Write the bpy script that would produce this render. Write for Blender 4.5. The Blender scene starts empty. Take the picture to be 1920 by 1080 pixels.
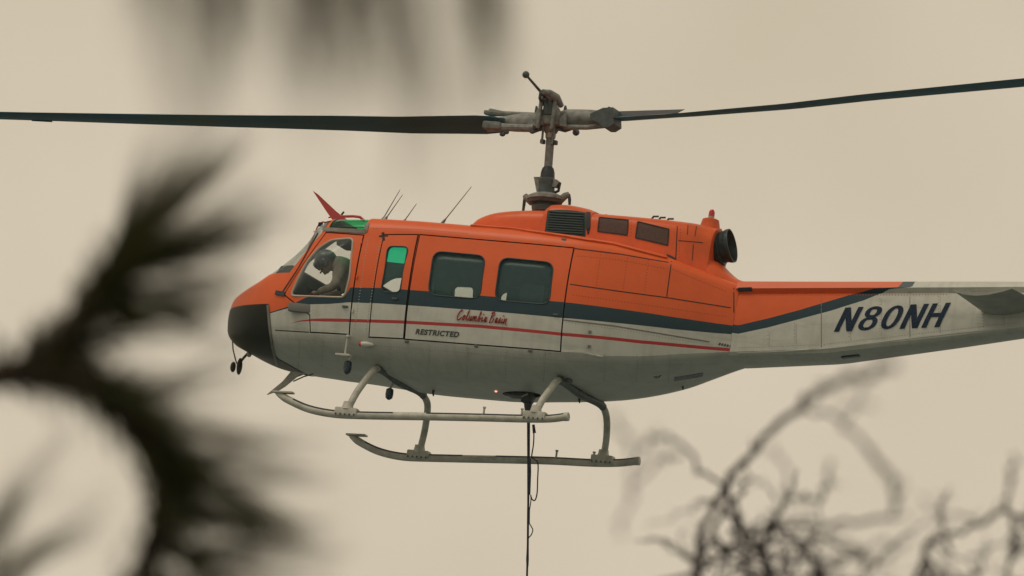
import bpy, bmesh, math, random
import numpy as np
from mathutils import Vector, Matrix, noise
from mathutils.bvhtree import BVHTree
from mathutils.geometry import tessellate_polygon

random.seed(7)
scene = bpy.context.scene
COL = scene.collection
rad = math.radians

# ------------------------------------------------------------------ camera
ELEV, YAW, PITCH = rad(11.6), rad(18.2), rad(8.0)
DIST, FPX = 150.0, 164.0 * 150.0            # long telephoto from the ground
CAM = Vector((0, 0, 1.6))
FWD = Vector((0, math.cos(ELEV), math.sin(ELEV)))
RIGHT = Vector((1, 0, 0))
UP = Vector((0, -math.sin(ELEV), math.cos(ELEV)))
cam_d = bpy.data.cameras.new('camera')
cam = bpy.data.objects.new('camera', cam_d)
COL.objects.link(cam)
cam.location = CAM
cam.rotation_euler = (rad(90) + ELEV, 0, 0)
cam_d.sensor_width = 36.0
cam_d.lens = FPX / 1920 * 36.0
cam_d.clip_start, cam_d.clip_end = 0.5, 8000
cam_d.dof.use_dof = True
cam_d.dof.focus_distance = DIST
cam_d.dof.aperture_fstop = 8.2
scene.camera = cam

# ------------------------------------------------------------------ sky, sun, exposure
SUN = Vector((-0.34, -0.22, 0.91)).normalized()
w = bpy.data.worlds.new('World')
scene.world = w
w.use_nodes = True
nt = w.node_tree
nt.nodes.clear()
sky = nt.nodes.new('ShaderNodeTexSky')
sky.sky_type = 'NISHITA'
sky.sun_disc = False
sky.sun_elevation = math.asin(SUN.z)
sky.sun_rotation = math.atan2(SUN.x, SUN.y)
sky.dust_density = 8
tc = nt.nodes.new('ShaderNodeTexCoord')
nz = nt.nodes.new('ShaderNodeTexNoise')
nz.inputs['Scale'].default_value = 22
nz.inputs['Detail'].default_value = 3
nt.links.new(tc.outputs['Generated'], nz.inputs['Vector'])
smoke = nt.nodes.new('ShaderNodeValToRGB')
smoke.color_ramp.elements[0].position = 0.3
smoke.color_ramp.elements[0].color = (0.600, 0.518, 0.385, 1)
smoke.color_ramp.elements[1].position = 0.7
smoke.color_ramp.elements[1].color = (0.700, 0.606, 0.468, 1)
nt.links.new(nz.outputs['Fac'], smoke.inputs['Fac'])
gain = nt.nodes.new('ShaderNodeVectorMath')
gain.operation = 'SCALE'
gain.inputs['Scale'].default_value = 10.0
nt.links.new(smoke.outputs['Color'], gain.inputs[0])
mx = nt.nodes.new('ShaderNodeMix')
mx.data_type = 'RGBA'
mx.inputs[0].default_value = 0.96           # thick wildfire smoke hides the blue sky
nt.links.new(sky.outputs['Color'], mx.inputs[6])
nt.links.new(gain.outputs[0], mx.inputs[7])
bg = nt.nodes.new('ShaderNodeBackground')
bg.inputs['Strength'].default_value = 0.1
nt.links.new(mx.outputs[2], bg.inputs['Color'])
wo = nt.nodes.new('ShaderNodeOutputWorld')
nt.links.new(bg.outputs[0], wo.inputs['Surface'])

sd = bpy.data.lights.new('sun', 'SUN')
sd.energy = 0.8
sd.angle = rad(20)
sd.color = (1.0, 0.90, 0.74)
sun = bpy.data.objects.new('sun', sd)
COL.objects.link(sun)
sun.rotation_euler = (-SUN).to_track_quat('-Z', 'Y').to_euler()
sun.location = (0, 0, 60)

scene.view_settings.view_transform = 'Standard'
scene.view_settings.look = 'None'
scene.view_settings.exposure = 0.0
scene.view_settings.gamma = 1.0
scene.render.engine = 'CYCLES'
scene.cycles.use_denoising = True
scene.cycles.max_bounces = 8
scene.cycles.transparent_max_bounces = 24
scene.cycles.caustics_reflective = False
scene.cycles.caustics_refractive = False

# ------------------------------------------------------------------ frames
def ray(px, py):
    return FWD + RIGHT * ((px - 960) / FPX) - UP * ((py - 540) / FPX)

def wpt(px, py, d):
    return CAM + ray(px, py) * d

ORG = wpt(1000, 680, DIST)
ROT = (Matrix.Rotation(-YAW, 3, 'Z') @ Matrix.Rotation(PITCH, 3, 'Y'))
HELI = Matrix.Translation(ORG) @ ROT.to_4x4()
RT = ROT.transposed()
EYE = RT @ (CAM - ORG)                      # eye in the aircraft frame: X aft, Y starboard, Z up

def at(px, py, y):
    d = RT @ ray(px, py)
    return EYE + d * ((y - EYE.y) / d.y)

def hit(px, py, bvh):
    d = (RT @ ray(px, py)).normalized()
    p = bvh.ray_cast(EYE, d)
    if p[0] is None:
        return None
    return p[0]

# ------------------------------------------------------------------ materials
def mat(name, col, rough=0.5, metal=0.0, dirt=0.0, scale=6.0, bump=0.0, spec=0.5, emit=None, dcol=None, stretch=None):
    m = bpy.data.materials.new(name)
    m.use_nodes = True
    n, l = m.node_tree.nodes, m.node_tree.links
    b = n['Principled BSDF']
    b.inputs['Roughness'].default_value = rough
    b.inputs['Metallic'].default_value = metal
    b.inputs['Specular IOR Level'].default_value = spec
    b.inputs['Base Color'].default_value = (*col, 1)
    if emit:
        b.inputs['Emission Color'].default_value = (*emit[0], 1)
        b.inputs['Emission Strength'].default_value = emit[1]
    if dirt or bump:
        t = n.new('ShaderNodeTexCoord')
        mp = n.new('ShaderNodeMapping')
        if stretch:
            mp.inputs['Scale'].default_value = stretch
        l.new(t.outputs['Object'], mp.inputs['Vector'])
        z = n.new('ShaderNodeTexNoise')
        z.inputs['Scale'].default_value = scale
        z.inputs['Detail'].default_value = 6
        z.inputs['Roughness'].default_value = 0.65
        l.new(mp.outputs['Vector'], z.inputs['Vector'])
        if dirt:
            r = n.new('ShaderNodeValToRGB')
            r.color_ramp.elements[0].position = 0.38
            r.color_ramp.elements[1].position = 0.68
            dc = dcol or tuple(c * (1 - dirt) for c in col)
            r.color_ramp.elements[0].color = (*col, 1)
            r.color_ramp.elements[1].color = (*dc, 1)
            l.new(z.outputs['Fac'], r.inputs['Fac'])
            l.new(r.outputs['Color'], b.inputs['Base Color'])
        if bump:
            bp = n.new('ShaderNodeBump')
            bp.inputs['Strength'].default_value = bump
            bp.inputs['Distance'].default_value = 0.02
            l.new(z.outputs['Fac'], bp.inputs['Height'])
            l.new(bp.outputs['Normal'], b.inputs['Normal'])
    return m

def glass(name, tint, refl=0.10, rough=0.22, dust=0.0, dustcol=(0.2, 0.35, 0.38)):
    m = bpy.data.materials.new(name)
    m.use_nodes = True
    n, l = m.node_tree.nodes, m.node_tree.links
    n.clear()
    o = n.new('ShaderNodeOutputMaterial')
    t = n.new('ShaderNodeBsdfTransparent')
    t.inputs['Color'].default_value = (*tint, 1)
    g = n.new('ShaderNodeBsdfGlossy')
    g.inputs['Roughness'].default_value = rough
    g.inputs['Color'].default_value = (0.8, 0.9, 0.9, 1)
    f = n.new('ShaderNodeFresnel')
    f.inputs['IOR'].default_value = 1.3
    k = n.new('ShaderNodeMath')
    k.operation = 'MULTIPLY'
    k.inputs[1].default_value = refl * 10
    l.new(f.outputs[0], k.inputs[0])
    gm = n.new('ShaderNodeNewGeometry')
    inv = n.new('ShaderNodeMath')
    inv.operation = 'SUBTRACT'
    inv.inputs[0].default_value = 1.0
    l.new(gm.outputs['Backfacing'], inv.inputs[1])
    k2 = n.new('ShaderNodeMath')
    k2.operation = 'MULTIPLY'
    k2.use_clamp = True
    l.new(k.outputs[0], k2.inputs[0])
    l.new(inv.outputs[0], k2.inputs[1])
    x = n.new('ShaderNodeMixShader')
    l.new(k2.outputs[0], x.inputs[0])
    l.new(t.outputs[0], x.inputs[1])
    l.new(g.outputs[0], x.inputs[2])
    if dust:
        df = n.new('ShaderNodeBsdfDiffuse')
        df.inputs['Color'].default_value = (*dustcol, 1)
        y = n.new('ShaderNodeMixShader')
        y.inputs[0].default_value = dust
        l.new(x.outputs[0], y.inputs[1])
        l.new(df.outputs[0], y.inputs[2])
        x = y
    l.new(x.outputs[0], o.inputs['Surface'])
    return m

ORANGE = (0.72, 0.112, 0.022)
BELT = (0.005, 0.036, 0.053)
WHITE = (0.545, 0.56, 0.515)
RED = (0.42, 0.035, 0.035)
m_orange = mat('orange_paint', ORANGE, 0.42, dirt=0.22, scale=3.0, spec=0.35)
m_white = mat('cream_paint', WHITE, 0.42, dirt=0.18, scale=4)
m_belt = mat('dark_teal_paint', BELT, 0.4)
m_red = mat('red_paint', (0.45, 0.05, 0.045), 0.45)
m_skid = mat('skid_paint', (0.53, 0.53, 0.47), 0.5, dirt=0.35, scale=9)
m_tread = mat('grip_tape', (0.035, 0.04, 0.05), 0.9)
m_dark = mat('dark_metal', (0.022, 0.032, 0.042), 0.5, dirt=0.3, scale=14)
m_black = mat('black_rubber', (0.012, 0.014, 0.02), 0.7)
m_hub = mat('grey_hub_metal', (0.27, 0.285, 0.27), 0.55, 0.0, dirt=0.45, scale=13, dcol=(0.12, 0.125, 0.12), spec=0.3)
m_hubd = mat('dark_hub_metal', (0.075, 0.10, 0.105), 0.5, 0.0, dirt=0.5, scale=16)
m_blade = mat('blade_paint', (0.040, 0.135, 0.185), 0.6, dirt=0.25, scale=2.0, stretch=(0.2, 3, 3), spec=0.15)
m_bladeedge = mat('blade_edge_metal', (0.16, 0.16, 0.17), 0.4, 0.5)
m_seam = mat('seam_shadow_gap', (0.03, 0.025, 0.025), 0.9)
m_inside = mat('cabin_lining', (0.13, 0.20, 0.21), 0.9, dirt=0.3, scale=5)
m_trim = mat('window_seal', (0.012, 0.035, 0.045), 0.6)
m_frame = mat('pale_metal_frame', (0.42, 0.37, 0.30), 0.45, 0.2)
m_greyframe = mat('grey_window_frame', (0.20, 0.20, 0.175), 0.55, dirt=0.4, scale=20)
m_mesh = mat('dark_grille', (0.10, 0.058, 0.048), 0.8, dirt=0.4, scale=60)
m_screen = mat('intake_screen', (0.018, 0.040, 0.046), 0.75)
m_slat = mat('intake_slat', (0.028, 0.060, 0.066), 0.6)
m_chin = mat('dark_chin_panel', (0.005, 0.010, 0.007), 0.45, spec=0.2)
m_stab = mat('stabilizer_grey_paint', (0.36, 0.375, 0.345), 0.5, dirt=0.3, scale=5)
m_grey = mat('grey_panel', (0.17, 0.17, 0.16), 0.55)
m_lens = mat('dark_blue_lens', (0.006, 0.03, 0.05), 0.25)
m_redlens = mat('red_lens', (0.55, 0.02, 0.03), 0.2)
m_whitelens = mat('white_lens', (0.8, 0.75, 0.7), 0.3)
m_exh = mat('exhaust_metal', (0.025, 0.045, 0.052), 0.45, 0.4, dirt=0.4, scale=8)
m_exhl = mat('exhaust_bare_metal', (0.20, 0.22, 0.2), 0.4, 0.5)
m_lamp = mat('lit_belly_lamp', (0.9, 0.4, 0.3), 0.3, emit=((1.0, 0.40, 0.28), 1.6))
m_ink = mat('dark_blue_lettering', (0.006, 0.022, 0.052), 0.6, spec=0.2)
m_inkg = mat('grey_lettering', (0.05, 0.06, 0.06), 0.5)
m_inkr = mat('red_lettering', (0.46, 0.04, 0.04), 0.5)
g_clear = glass('clear_acrylic', (0.965, 0.97, 0.955), 0.10, dust=0.09, dustcol=(0.3, 0.36, 0.36))
g_cabin = glass('cabin_glass', (0.92, 0.94, 0.92), 0.05, dust=0.12)
g_green = glass('green_tinted_acrylic', (0.12, 0.90, 0.66), 0.10)

# ------------------------------------------------------------------ mesh tools
class MB:
    def __init__(self):
        self.v, self.f, self.mi = [], [], []
    def add(self, vs, fs, mi=0):
        b = len(self.v)
        self.v += [tuple(p) for p in vs]
        self.f += [tuple(i + b for i in q) for q in fs]
        self.mi += [mi] * len(fs)
        return self
    def box(self, c, s, rot=None, mi=0, bev=0.0):
        c = Vector(c)
        hx, hy, hz = s[0] / 2, s[1] / 2, s[2] / 2
        if bev <= 0:
            P = [Vector((x, y, z)) for x in (-hx, hx) for y in (-hy, hy) for z in (-hz, hz)]
            F = [(0, 1, 3, 2), (4, 6, 7, 5), (0, 4, 5, 1), (2, 3, 7, 6), (0, 2, 6, 4), (1, 5, 7, 3)]
        else:
            bm = bmesh.new()
            bmesh.ops.create_cube(bm, size=1)
            for q in bm.verts:
                q.co = Vector((q.co.x * s[0], q.co.y * s[1], q.co.z * s[2]))
            bmesh.ops.bevel(bm, geom=bm.edges[:] + bm.verts[:], offset=bev, segments=2, affect='EDGES', profile=0.6)
            bm.verts.ensure_lookup_table()
            P = [q.co.copy() for q in bm.verts]
            F = [tuple(q.index for q in g.verts) for g in bm.faces]
            bm.free()
        if rot is not None:
            P = [rot @ p for p in P]
        return self.add([p + c for p in P], F, mi)
    def tube(self, pts, r, n=10, mi=0, cap=True, flat=1.0, closed=False):
        pts = [Vector(p) for p in pts]
        k = len(pts)
        rr = r if isinstance(r, (list, tuple)) else [r] * k
        vs, fs = [], []
        prev = None
        for i, p in enumerate(pts):
            if closed:
                t = pts[(i + 1) % k] - pts[i - 1]
            else:
                t = pts[min(i + 1, k - 1)] - pts[max(i - 1, 0)]
            t.normalize()
            if prev is None:
                a = Vector((0, 0, 1)) if abs(t.z) < 0.9 else Vector((1, 0, 0))
                u = t.cross(a).normalized()
            else:
                u = (prev - t * prev.dot(t))
                u = u.normalized() if u.length > 1e-6 else t.orthogonal().normalized()
            prev = u
            v2 = t.cross(u).normalized()
            for j in range(n):
                a = 2 * math.pi * j / n
                vs.append(p + u * (math.cos(a) * rr[i]) + v2 * (math.sin(a) * rr[i] * flat))
        m = k if closed else k - 1
        for i in range(m):
            for j in range(n):
                a0, a1 = i * n + j, i * n + (j + 1) % n
                b0, b1 = ((i + 1) % k) * n + j, ((i + 1) % k) * n + (j + 1) % n
                fs.append((a0, a1, b1, b0))
        if cap and not closed:
            fs.append(tuple(range(n - 1, -1, -1)))
            fs.append(tuple((k - 1) * n + j for j in range(n)))
        return self.add(vs, fs, mi)
    def lathe(self, base, axis, prof, n=20, mi=0):
        """prof: list of (distance along axis, radius)"""
        ax = Vector(axis).normalized()
        u = ax.orthogonal().normalized()
        v2 = ax.cross(u)
        base = Vector(base)
        vs, fs = [], []
        for d, r in prof:
            for j in range(n):
                a = 2 * math.pi * j / n
                vs.append(base + ax * d + (u * math.cos(a) + v2 * math.sin(a)) * max(r, 1e-4))
        for i in range(len(prof) - 1):
            for j in range(n):
                fs.append((i * n + j, i * n + (j + 1) % n, (i + 1) * n + (j + 1) % n, (i + 1) * n + j))
        fs.append(tuple(range(n - 1, -1, -1)))
        fs.append(tuple((len(prof) - 1) * n + j for j in range(n)))
        return self.add(vs, fs, mi)
    def ball(self, c, r, n=12, mi=0):
        r = r if isinstance(r, (tuple, list)) else (r, r, r)
        prof = [(-math.cos(math.pi * i / 8), math.sin(math.pi * i / 8)) for i in range(9)]
        q = MB().lathe((0, 0, 0), (0, 0, 1), prof, n)
        c = Vector(c)
        return self.add([Vector((p[0] * r[0], p[1] * r[1], p[2] * r[2])) + c for p in q.v], q.f, mi)
    def loft(self, rings, mi=0, cap=True):
        n = len(rings[0])
        vs = [p for r in rings for p in r]
        fs = []
        for i in range(len(rings) - 1):
            for j in range(n):
                fs.append((i * n + j, (i + 1) * n + j, (i + 1) * n + (j + 1) % n, i * n + (j + 1) % n))
        if cap:
            fs.append(tuple(range(n)))
            fs.append(tuple((len(rings) - 1) * n + j for j in range(n - 1, -1, -1)))
        return self.add(vs, fs, mi)
    def prism(self, poly, y0, y1, mi=0):
        """poly: (x, z) outline, extruded along y"""
        n = len(poly)
        vs = [Vector((p[0], y0, p[1])) for p in poly] + [Vector((p[0], y1, p[1])) for p in poly]
        fs = [tuple(range(n)), tuple(range(2 * n - 1, n - 1, -1))]
        fs += [(i, n + i, n + (i + 1) % n, (i + 1) % n) for i in range(n)]
        return self.add(vs, fs, mi)
    def plate(self, poly, nrm, t, mi=0):
        """3-D outline thickened by t along nrm"""
        nrm = Vector(nrm).normalized() * t
        n = len(poly)
        vs = [Vector(p) - nrm / 2 for p in poly] + [Vector(p) + nrm / 2 for p in poly]
        fs = [tuple(range(n)), tuple(range(2 * n - 1, n - 1, -1))]
        fs += [(i, n + i, n + (i + 1) % n, (i + 1) % n) for i in range(n)]
        return self.add(vs, fs, mi)
    def mesh(self, name, mats, smooth=35, fix=True):
        me = bpy.data.meshes.new(name)
        me.from_pydata(self.v, [], self.f)
        for m in (mats if isinstance(mats, (list, tuple)) else [mats]):
            me.materials.append(m)
        me.polygons.foreach_set('material_index', self.mi)
        if fix:
            bm = bmesh.new()
            bm.from_mesh(me)
            bmesh.ops.recalc_face_normals(bm, faces=bm.faces)
            bm.to_mesh(me)
            bm.free()
        shade(me, smooth)
        me.update()
        return me
    def build(self, name, mats, parent=None, smooth=35, fix=True):
        return link(name, self.mesh(name, mats, smooth, fix), parent)

def shade(me, ang):
    if ang <= 0:
        return
    me.polygons.foreach_set('use_smooth', [True] * len(me.polygons))
    bm = bmesh.new()
    bm.from_mesh(me)
    for e in bm.edges:
        e.smooth = not (len(e.link_faces) == 2 and e.calc_face_angle(0) > rad(ang))
    bm.to_mesh(me)
    bm.free()

def link(name, me, parent=None):
    o = bpy.data.objects.new(name, me)
    COL.objects.link(o)
    if parent is not None:
        o.parent = parent
    return o

def empty(name, label, cat, matrix=None, group=None):
    o = bpy.data.objects.new(name, None)
    o.empty_display_size = 0.3
    COL.objects.link(o)
    if matrix is not None:
        o.matrix_world = matrix
    o['label'], o['category'] = label, cat
    if group:
        o['group'] = group
    return o

def boolean(a, b, op):
    """a, b: meshes -> new mesh"""
    oa = bpy.data.objects.new('tmp_a', a)
    ob = bpy.data.objects.new('tmp_b', b)
    COL.objects.link(oa)
    COL.objects.link(ob)
    md = oa.modifiers.new('b', 'BOOLEAN')
    md.operation = op
    md.solver = 'EXACT'
    md.material_mode = 'TRANSFER'
    md.object = ob
    dg = bpy.context.evaluated_depsgraph_get()
    dg.update()
    me = bpy.data.meshes.new_from_object(oa.evaluated_get(dg))
    bpy.data.objects.remove(oa)
    bpy.data.objects.remove(ob)
    return me

def bvh_of(me):
    return BVHTree.FromPolygons([v.co.copy() for v in me.vertices], [tuple(p.vertices) for p in me.polygons])

def xz(px, py, y):
    p = at(px, py, y)
    return (p.x, p.z)

def rounded(poly, r, n=5):
    out = []
    k = len(poly)
    rs = r if isinstance(r, (list, tuple)) else [r] * k
    for i in range(k):
        p, a, b = Vector(poly[i]), Vector(poly[i - 1]), Vector(poly[(i + 1) % k])
        if rs[i] <= 0:
            out.append(tuple(p))
            continue
        d1, d2 = (a - p), (b - p)
        q = min(rs[i], d1.length * 0.48, d2.length * 0.48)
        s, e = p + d1.normalized() * q, p + d2.normalized() * q
        for j in range(n + 1):
            t = j / n
            out.append(tuple(s * (1 - t) ** 2 + p * 2 * t * (1 - t) + e * t * t))
    return out

def offset_poly(poly, d):
    """grow (d>0) a simple outline about its edges"""
    k = len(poly)
    area = sum(poly[i][0] * poly[(i + 1) % k][1] - poly[(i + 1) % k][0] * poly[i][1] for i in range(k))
    sg = 1 if area > 0 else -1
    out = []
    for i in range(k):
        a, p, b = Vector(poly[i - 1]), Vector(poly[i]), Vector(poly[(i + 1) % k])
        e1, e2 = (p - a).normalized(), (b - p).normalized()
        n1, n2 = Vector((e1.y, -e1.x)) * sg, Vector((e2.y, -e2.x)) * sg
        m = (n1 + n2)
        m = m.normalized() if m.length > 1e-6 else n1
        out.append(tuple(p + m * (d / max(0.35, m.dot(n1)))))
    return out

# ------------------------------------------------------------------ ground
gb = MB()
N = 24
S = 3000.0
for i in range(N):
    for j in range(N):
        pass
gv = [(-S + 2 * S * i / N, -S + 2 * S * j / N, (noise.noise(Vector((i * .7, j * .7, 0))) * 3.0 if max(abs(i - N / 2), abs(j - N / 2)) > 1.5 else 0.0)) for i in range(N + 1) for j in range(N + 1)]
gf = [(i * (N + 1) + j, (i + 1) * (N + 1) + j, (i + 1) * (N + 1) + j + 1, i * (N + 1) + j + 1) for i in range(N) for j in range(N)]
gb.add(gv, gf)
m_ground = mat('sage_scrub_ground', (0.135, 0.160, 0.160), 0.95, dirt=0.4, scale=0.15, dcol=(0.085, 0.11, 0.108))
ground = gb.build('ground', m_ground)
ground['kind'] = 'structure'
ground['label'] = 'dark grey green scrub ground below the helicopter'

# ------------------------------------------------------------------ fuselage shape
#      X     zb    wb    zc     wc    wm    zs    ws    zt    wt
ST = [(-3.68, .10, .03, .13, .07, .08, .22, .07, .25, .03, 1),
      (-3.645, .00, .12, .06, .28, .30, .29, .27, .34, .12, 1),
      (-3.56, -.09, .24, .00, .48, .52, .36, .46, .44, .20, 1),
      (-3.40, -.17, .36, -.04, .69, .73, .42, .66, .565, .25, 1),
      (-3.20, -.23, .45, -.06, .86, .90, .50, .81, .69, .22, 1),
      (-3.00, -.26, .50, -.07, .96, 1.01, .60, .91, .87, .18, 1),
      (-2.80, -.28, .54, -.07, 1.04, 1.09, .71, .98, 1.09, .16, 1),
      (-2.60, -.29, .55, -.07, 1.10, 1.15, .90, 1.02, 1.27, .26, .8),
      (-2.47, -.30, .55, -.07, 1.14, 1.18, 1.05, 1.04, 1.345, .58, .25),
      (-2.20, -.31, .55, -.07, 1.19, 1.22, 1.12, 1.08, 1.37, .72, .05),
      (-1.80, -.34, .55, -.06, 1.23, 1.255, 1.15, 1.12, 1.38, .80, 0),
      (-1.20, -.38, .55, -.06, 1.25, 1.27, 1.17, 1.15, 1.385, .82, 0),
      (-.50, -.385, .55, -.06, 1.25, 1.27, 1.17, 1.15, 1.38, .82, 0),
      (.20, -.335, .55, -.06, 1.25, 1.27, 1.165, 1.15, 1.37, .82, 0),
      (.70, -.28, .52, -.06, 1.23, 1.25, 1.15, 1.12, 1.355, .80, 0),
      (1.10, -.215, .46, -.04, 1.12, 1.15, 1.12, 1.03, 1.32, .74, 0),
      (1.60, -.10, .38, .03, .90, .93, 1.07, .82, 1.25, .58, 0),
      (2.00, .03, .32, .13, .67, .69, 1.00, .60, 1.15, .42, 0),
      (2.30, .14, .28, .20, .50, .51, .95, .45, 1.07, .32, 0),
      (2.47, .20, .28, .24, .42, .43, .92, .38, 1.03, .27, 0)]
STA = np.array(ST)

def hermite(xs, ys, x):
    k = len(xs)
    i = int(np.clip(np.searchsorted(xs, x) - 1, 0, k - 2))
    def sl(j):
        if j == 0:
            return (ys[1] - ys[0]) / (xs[1] - xs[0])
        if j == k - 1:
            return (ys[-1] - ys[-2]) / (xs[-1] - xs[-2])
        a = (ys[j] - ys[j - 1]) / (xs[j] - xs[j - 1])
        b = (ys[j + 1] - ys[j]) / (xs[j + 1] - xs[j])
        if a * b <= 0:
            return 0.0
        return 2 * a * b / (a + b)
    h = xs[i + 1] - xs[i]
    t = (x - xs[i]) / h
    m0, m1 = sl(i), sl(i + 1)
    return float((2 * t ** 3 - 3 * t ** 2 + 1) * ys[i] + (t ** 3 - 2 * t ** 2 + t) * h * m0
                 + (-2 * t ** 3 + 3 * t ** 2) * ys[i + 1] + (t ** 3 - t ** 2) * h * m1)

def qbez(a, c, b, n, skip=True):
    out = []
    for i in range(1 if skip else 0, n + 1):
        t = i / n
        out.append((a[0] * (1 - t) ** 2 + 2 * c[0] * t * (1 - t) + b[0] * t * t,
                    a[1] * (1 - t) ** 2 + 2 * c[1] * t * (1 - t) + b[1] * t * t))
    return out

def half_section(x, off):
    zb, wb, zc, wc, wm, zs, ws, zt, wt, kk = [hermite(STA[:, 0], STA[:, k], x) for k in range(1, 11)]
    zb -= off
    zt += off
    zc -= off * .5
    wc, wm, ws = max(wc + off, .01), max(wm + off, .01), max(ws + off, .01)
    P = [(0, zb), (wb * .5, zb)]
    P.append((wb, zb))
    P += qbez((wb, zb), (wb + (wc - wb) * .86, zb + (zc - zb) * .22), (wc, zc), 7)
    zm = (zc + zs) / 2
    cm = (2 * wm - (wc + ws) / 2, 2 * zm - (zc + zs) / 2)
    P += qbez((wc, zc), cm, (ws, zs), 8)
    P += qbez((ws, zs), (ws * (1 - .18 * kk) - .02, zt - .01 - kk * .36 * (zt - zs)), (wt, zt), 8)
    P += [(wt * .5, zt + .012), (0, zt + .015)]
    return P

def hull(off, x0, x1, n, mi=0, mats=None, name='hull'):
    rings = []
    for i in range(n + 1):
        t = i / n
        x = x0 + (x1 - x0) * (t if x0 > -3.5 else (t ** 1.35))
        h = half_section(max(-3.68, min(2.47, x)), off)
        ring = [Vector((x, -p[0], p[1])) for p in h] + [Vector((x, p[0], p[1])) for p in h[-2:0:-1]]
        rings.append(ring)
    b = MB().loft(rings, mi)
    return b.mesh(name, mats or [m_white])

hull_out = hull(0.0, -3.68, 2.47, 90)
BV = bvh_of(hull_out)

def surf_y(x, z, bv):
    p = bv.ray_cast(Vector((x, -6, z)), Vector((0, 1, 0)))
    return p[0].y if p[0] is not None else None

# ------------------------------------------------------------------ livery (flat paint on the skin)
def livery(name, hi, lo, red, x0, x1, scale=3.0):
    m = bpy.data.materials.new(name)
    m.use_nodes = True
    n, l = m.node_tree.nodes, m.node_tree.links
    b = n['Principled BSDF']
    b.inputs['Roughness'].default_value = 0.42
    b.inputs['Specular IOR Level'].default_value = 0.35
    t = n.new('ShaderNodeTexCoord')
    s = n.new('ShaderNodeSeparateXYZ')
    l.new(t.outputs['Object'], s.inputs[0])
    def mr(sock, a, c):
        q = n.new('ShaderNodeMapRange')
        q.clamp = True
        q.inputs['From Min'].default_value = a
        q.inputs['From Max'].default_value = c
        l.new(sock, q.inputs['Value'])
        return q.outputs['Result']
    xn, zn = mr(s.outputs['X'], x0, x1), mr(s.outputs['Z'], -1, 3)
    def curve(pts):
        c = n.new('ShaderNodeFloatCurve')
        cv = c.mapping.curves[0]
        P = sorted(((p[0] - x0) / (x1 - x0), (p[1] + 1) / 4) for p in pts)
        P = [(0.0, P[0][1])] + [p for p in P if 0.0005 < p[0] < .9995] + [(1.0, P[-1][1])]
        while len(cv.points) < len(P):
            cv.points.new(0.5, 0.5)
        for k, p in enumerate(P):
            cv.points[k].location = p
            cv.points[k].handle_type = 'VECTOR'
        c.mapping.update()
        l.new(xn, c.inputs['Value'])
        return c.outputs['Value']
    def math2(op, a, c):
        q = n.new('ShaderNodeMath')
        q.operation = op
        for k, v in enumerate((a, c)):
            if isinstance(v, (int, float)):
                q.inputs[k].default_value = v
            else:
                l.new(v, q.inputs[k])
        return q.outputs[0]
    def mixc(fac, a, c):
        q = n.new('ShaderNodeMix')
        q.data_type = 'RGBA'
        l.new(fac, q.inputs[0])
        for k, v in ((6, a), (7, c)):
            if isinstance(v, tuple):
                q.inputs[k].default_value = (*v, 1)
            else:
                l.new(v, q.inputs[k])
        return q.outputs[2]
    above_hi = math2('GREATER_THAN', zn, curve(hi))
    above_lo = math2('GREATER_THAN', zn, curve(lo))
    # grime: soft mottling, and streaks that run down the skin
    z1 = n.new('ShaderNodeTexNoise')
    z1.inputs['Scale'].default_value = scale
    z1.inputs['Detail'].default_value = 7
    z1.inputs['Roughness'].default_value = 0.7
    l.new(t.outputs['Object'], z1.inputs['Vector'])
    mp = n.new('ShaderNodeMapping')
    mp.inputs['Scale'].default_value = (14, 3, 1.2)
    l.new(t.outputs['Object'], mp.inputs['Vector'])
    z2 = n.new('ShaderNodeTexNoise')
    z2.inputs['Scale'].default_value = 1.0
    z2.inputs['Detail'].default_value = 5
    l.new(mp.outputs['Vector'], z2.inputs['Vector'])
    g1 = mr(z1.outputs['Fac'], 0.42, 0.75)
    g2 = mr(z2.outputs['Fac'], 0.5, 0.8)
    wcol = mixc(math2('MULTIPLY', g1, 0.55), WHITE, tuple(c * .68 for c in WHITE))
    mp2 = n.new('ShaderNodeMapping')
    mp2.inputs['Scale'].default_value = (1.3, 2.2, 9)
    l.new(t.outputs['Object'], mp2.inputs['Vector'])
    z4 = n.new('ShaderNodeTexNoise')
    z4.inputs['Scale'].default_value = 1.0
    z4.inputs['Detail'].default_value = 8
    z4.inputs['Roughness'].default_value = 0.7
    l.new(mp2.outputs['Vector'], z4.inputs['Vector'])
    g4 = mr(z4.outputs['Fac'], 0.52, 0.78)
    wcol = mixc(math2('MULTIPLY', g4, 0.38), wcol, (0.20, 0.215, 0.19))
    wcol = mixc(math2('MULTIPLY', g2, 0.22), wcol, (0.24, 0.23, 0.19))
    ocol = mixc(math2('MULTIPLY', g1, 0.5), ORANGE, (0.58, 0.088, 0.016))
    col = wcol
    if red:
        d = math2('ABSOLUTE', math2('SUBTRACT', zn, curve(red)), 0)
        inx = math2('MULTIPLY', math2('GREATER_THAN', s.outputs['X'], red[0][0]), math2('LESS_THAN', s.outputs['X'], red[-1][0]))
        wid = mr(s.outputs['X'], red[0][0], red[0][0] + .45)
        rr = math2('MULTIPLY', math2('LESS_THAN', d, math2('MULTIPLY', wid, 0.0185 / 4)), inx)
        col = mixc(rr, col, RED)
    col = mixc(above_lo, col, BELT)
    col = mixc(above_hi, col, ocol)
    l.new(col, b.inputs['Base Color'])
    bp = n.new('ShaderNodeBump')
    bp.inputs['Strength'].default_value = 0.12
    bp.inputs['Distance'].default_value = 0.02
    z3 = n.new('ShaderNodeTexNoise')
    z3.inputs['Scale'].default_value = 3.5
    l.new(t.outputs['Object'], z3.inputs['Vector'])
    l.new(z3.outputs['Fac'], bp.inputs['Height'])
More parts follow.
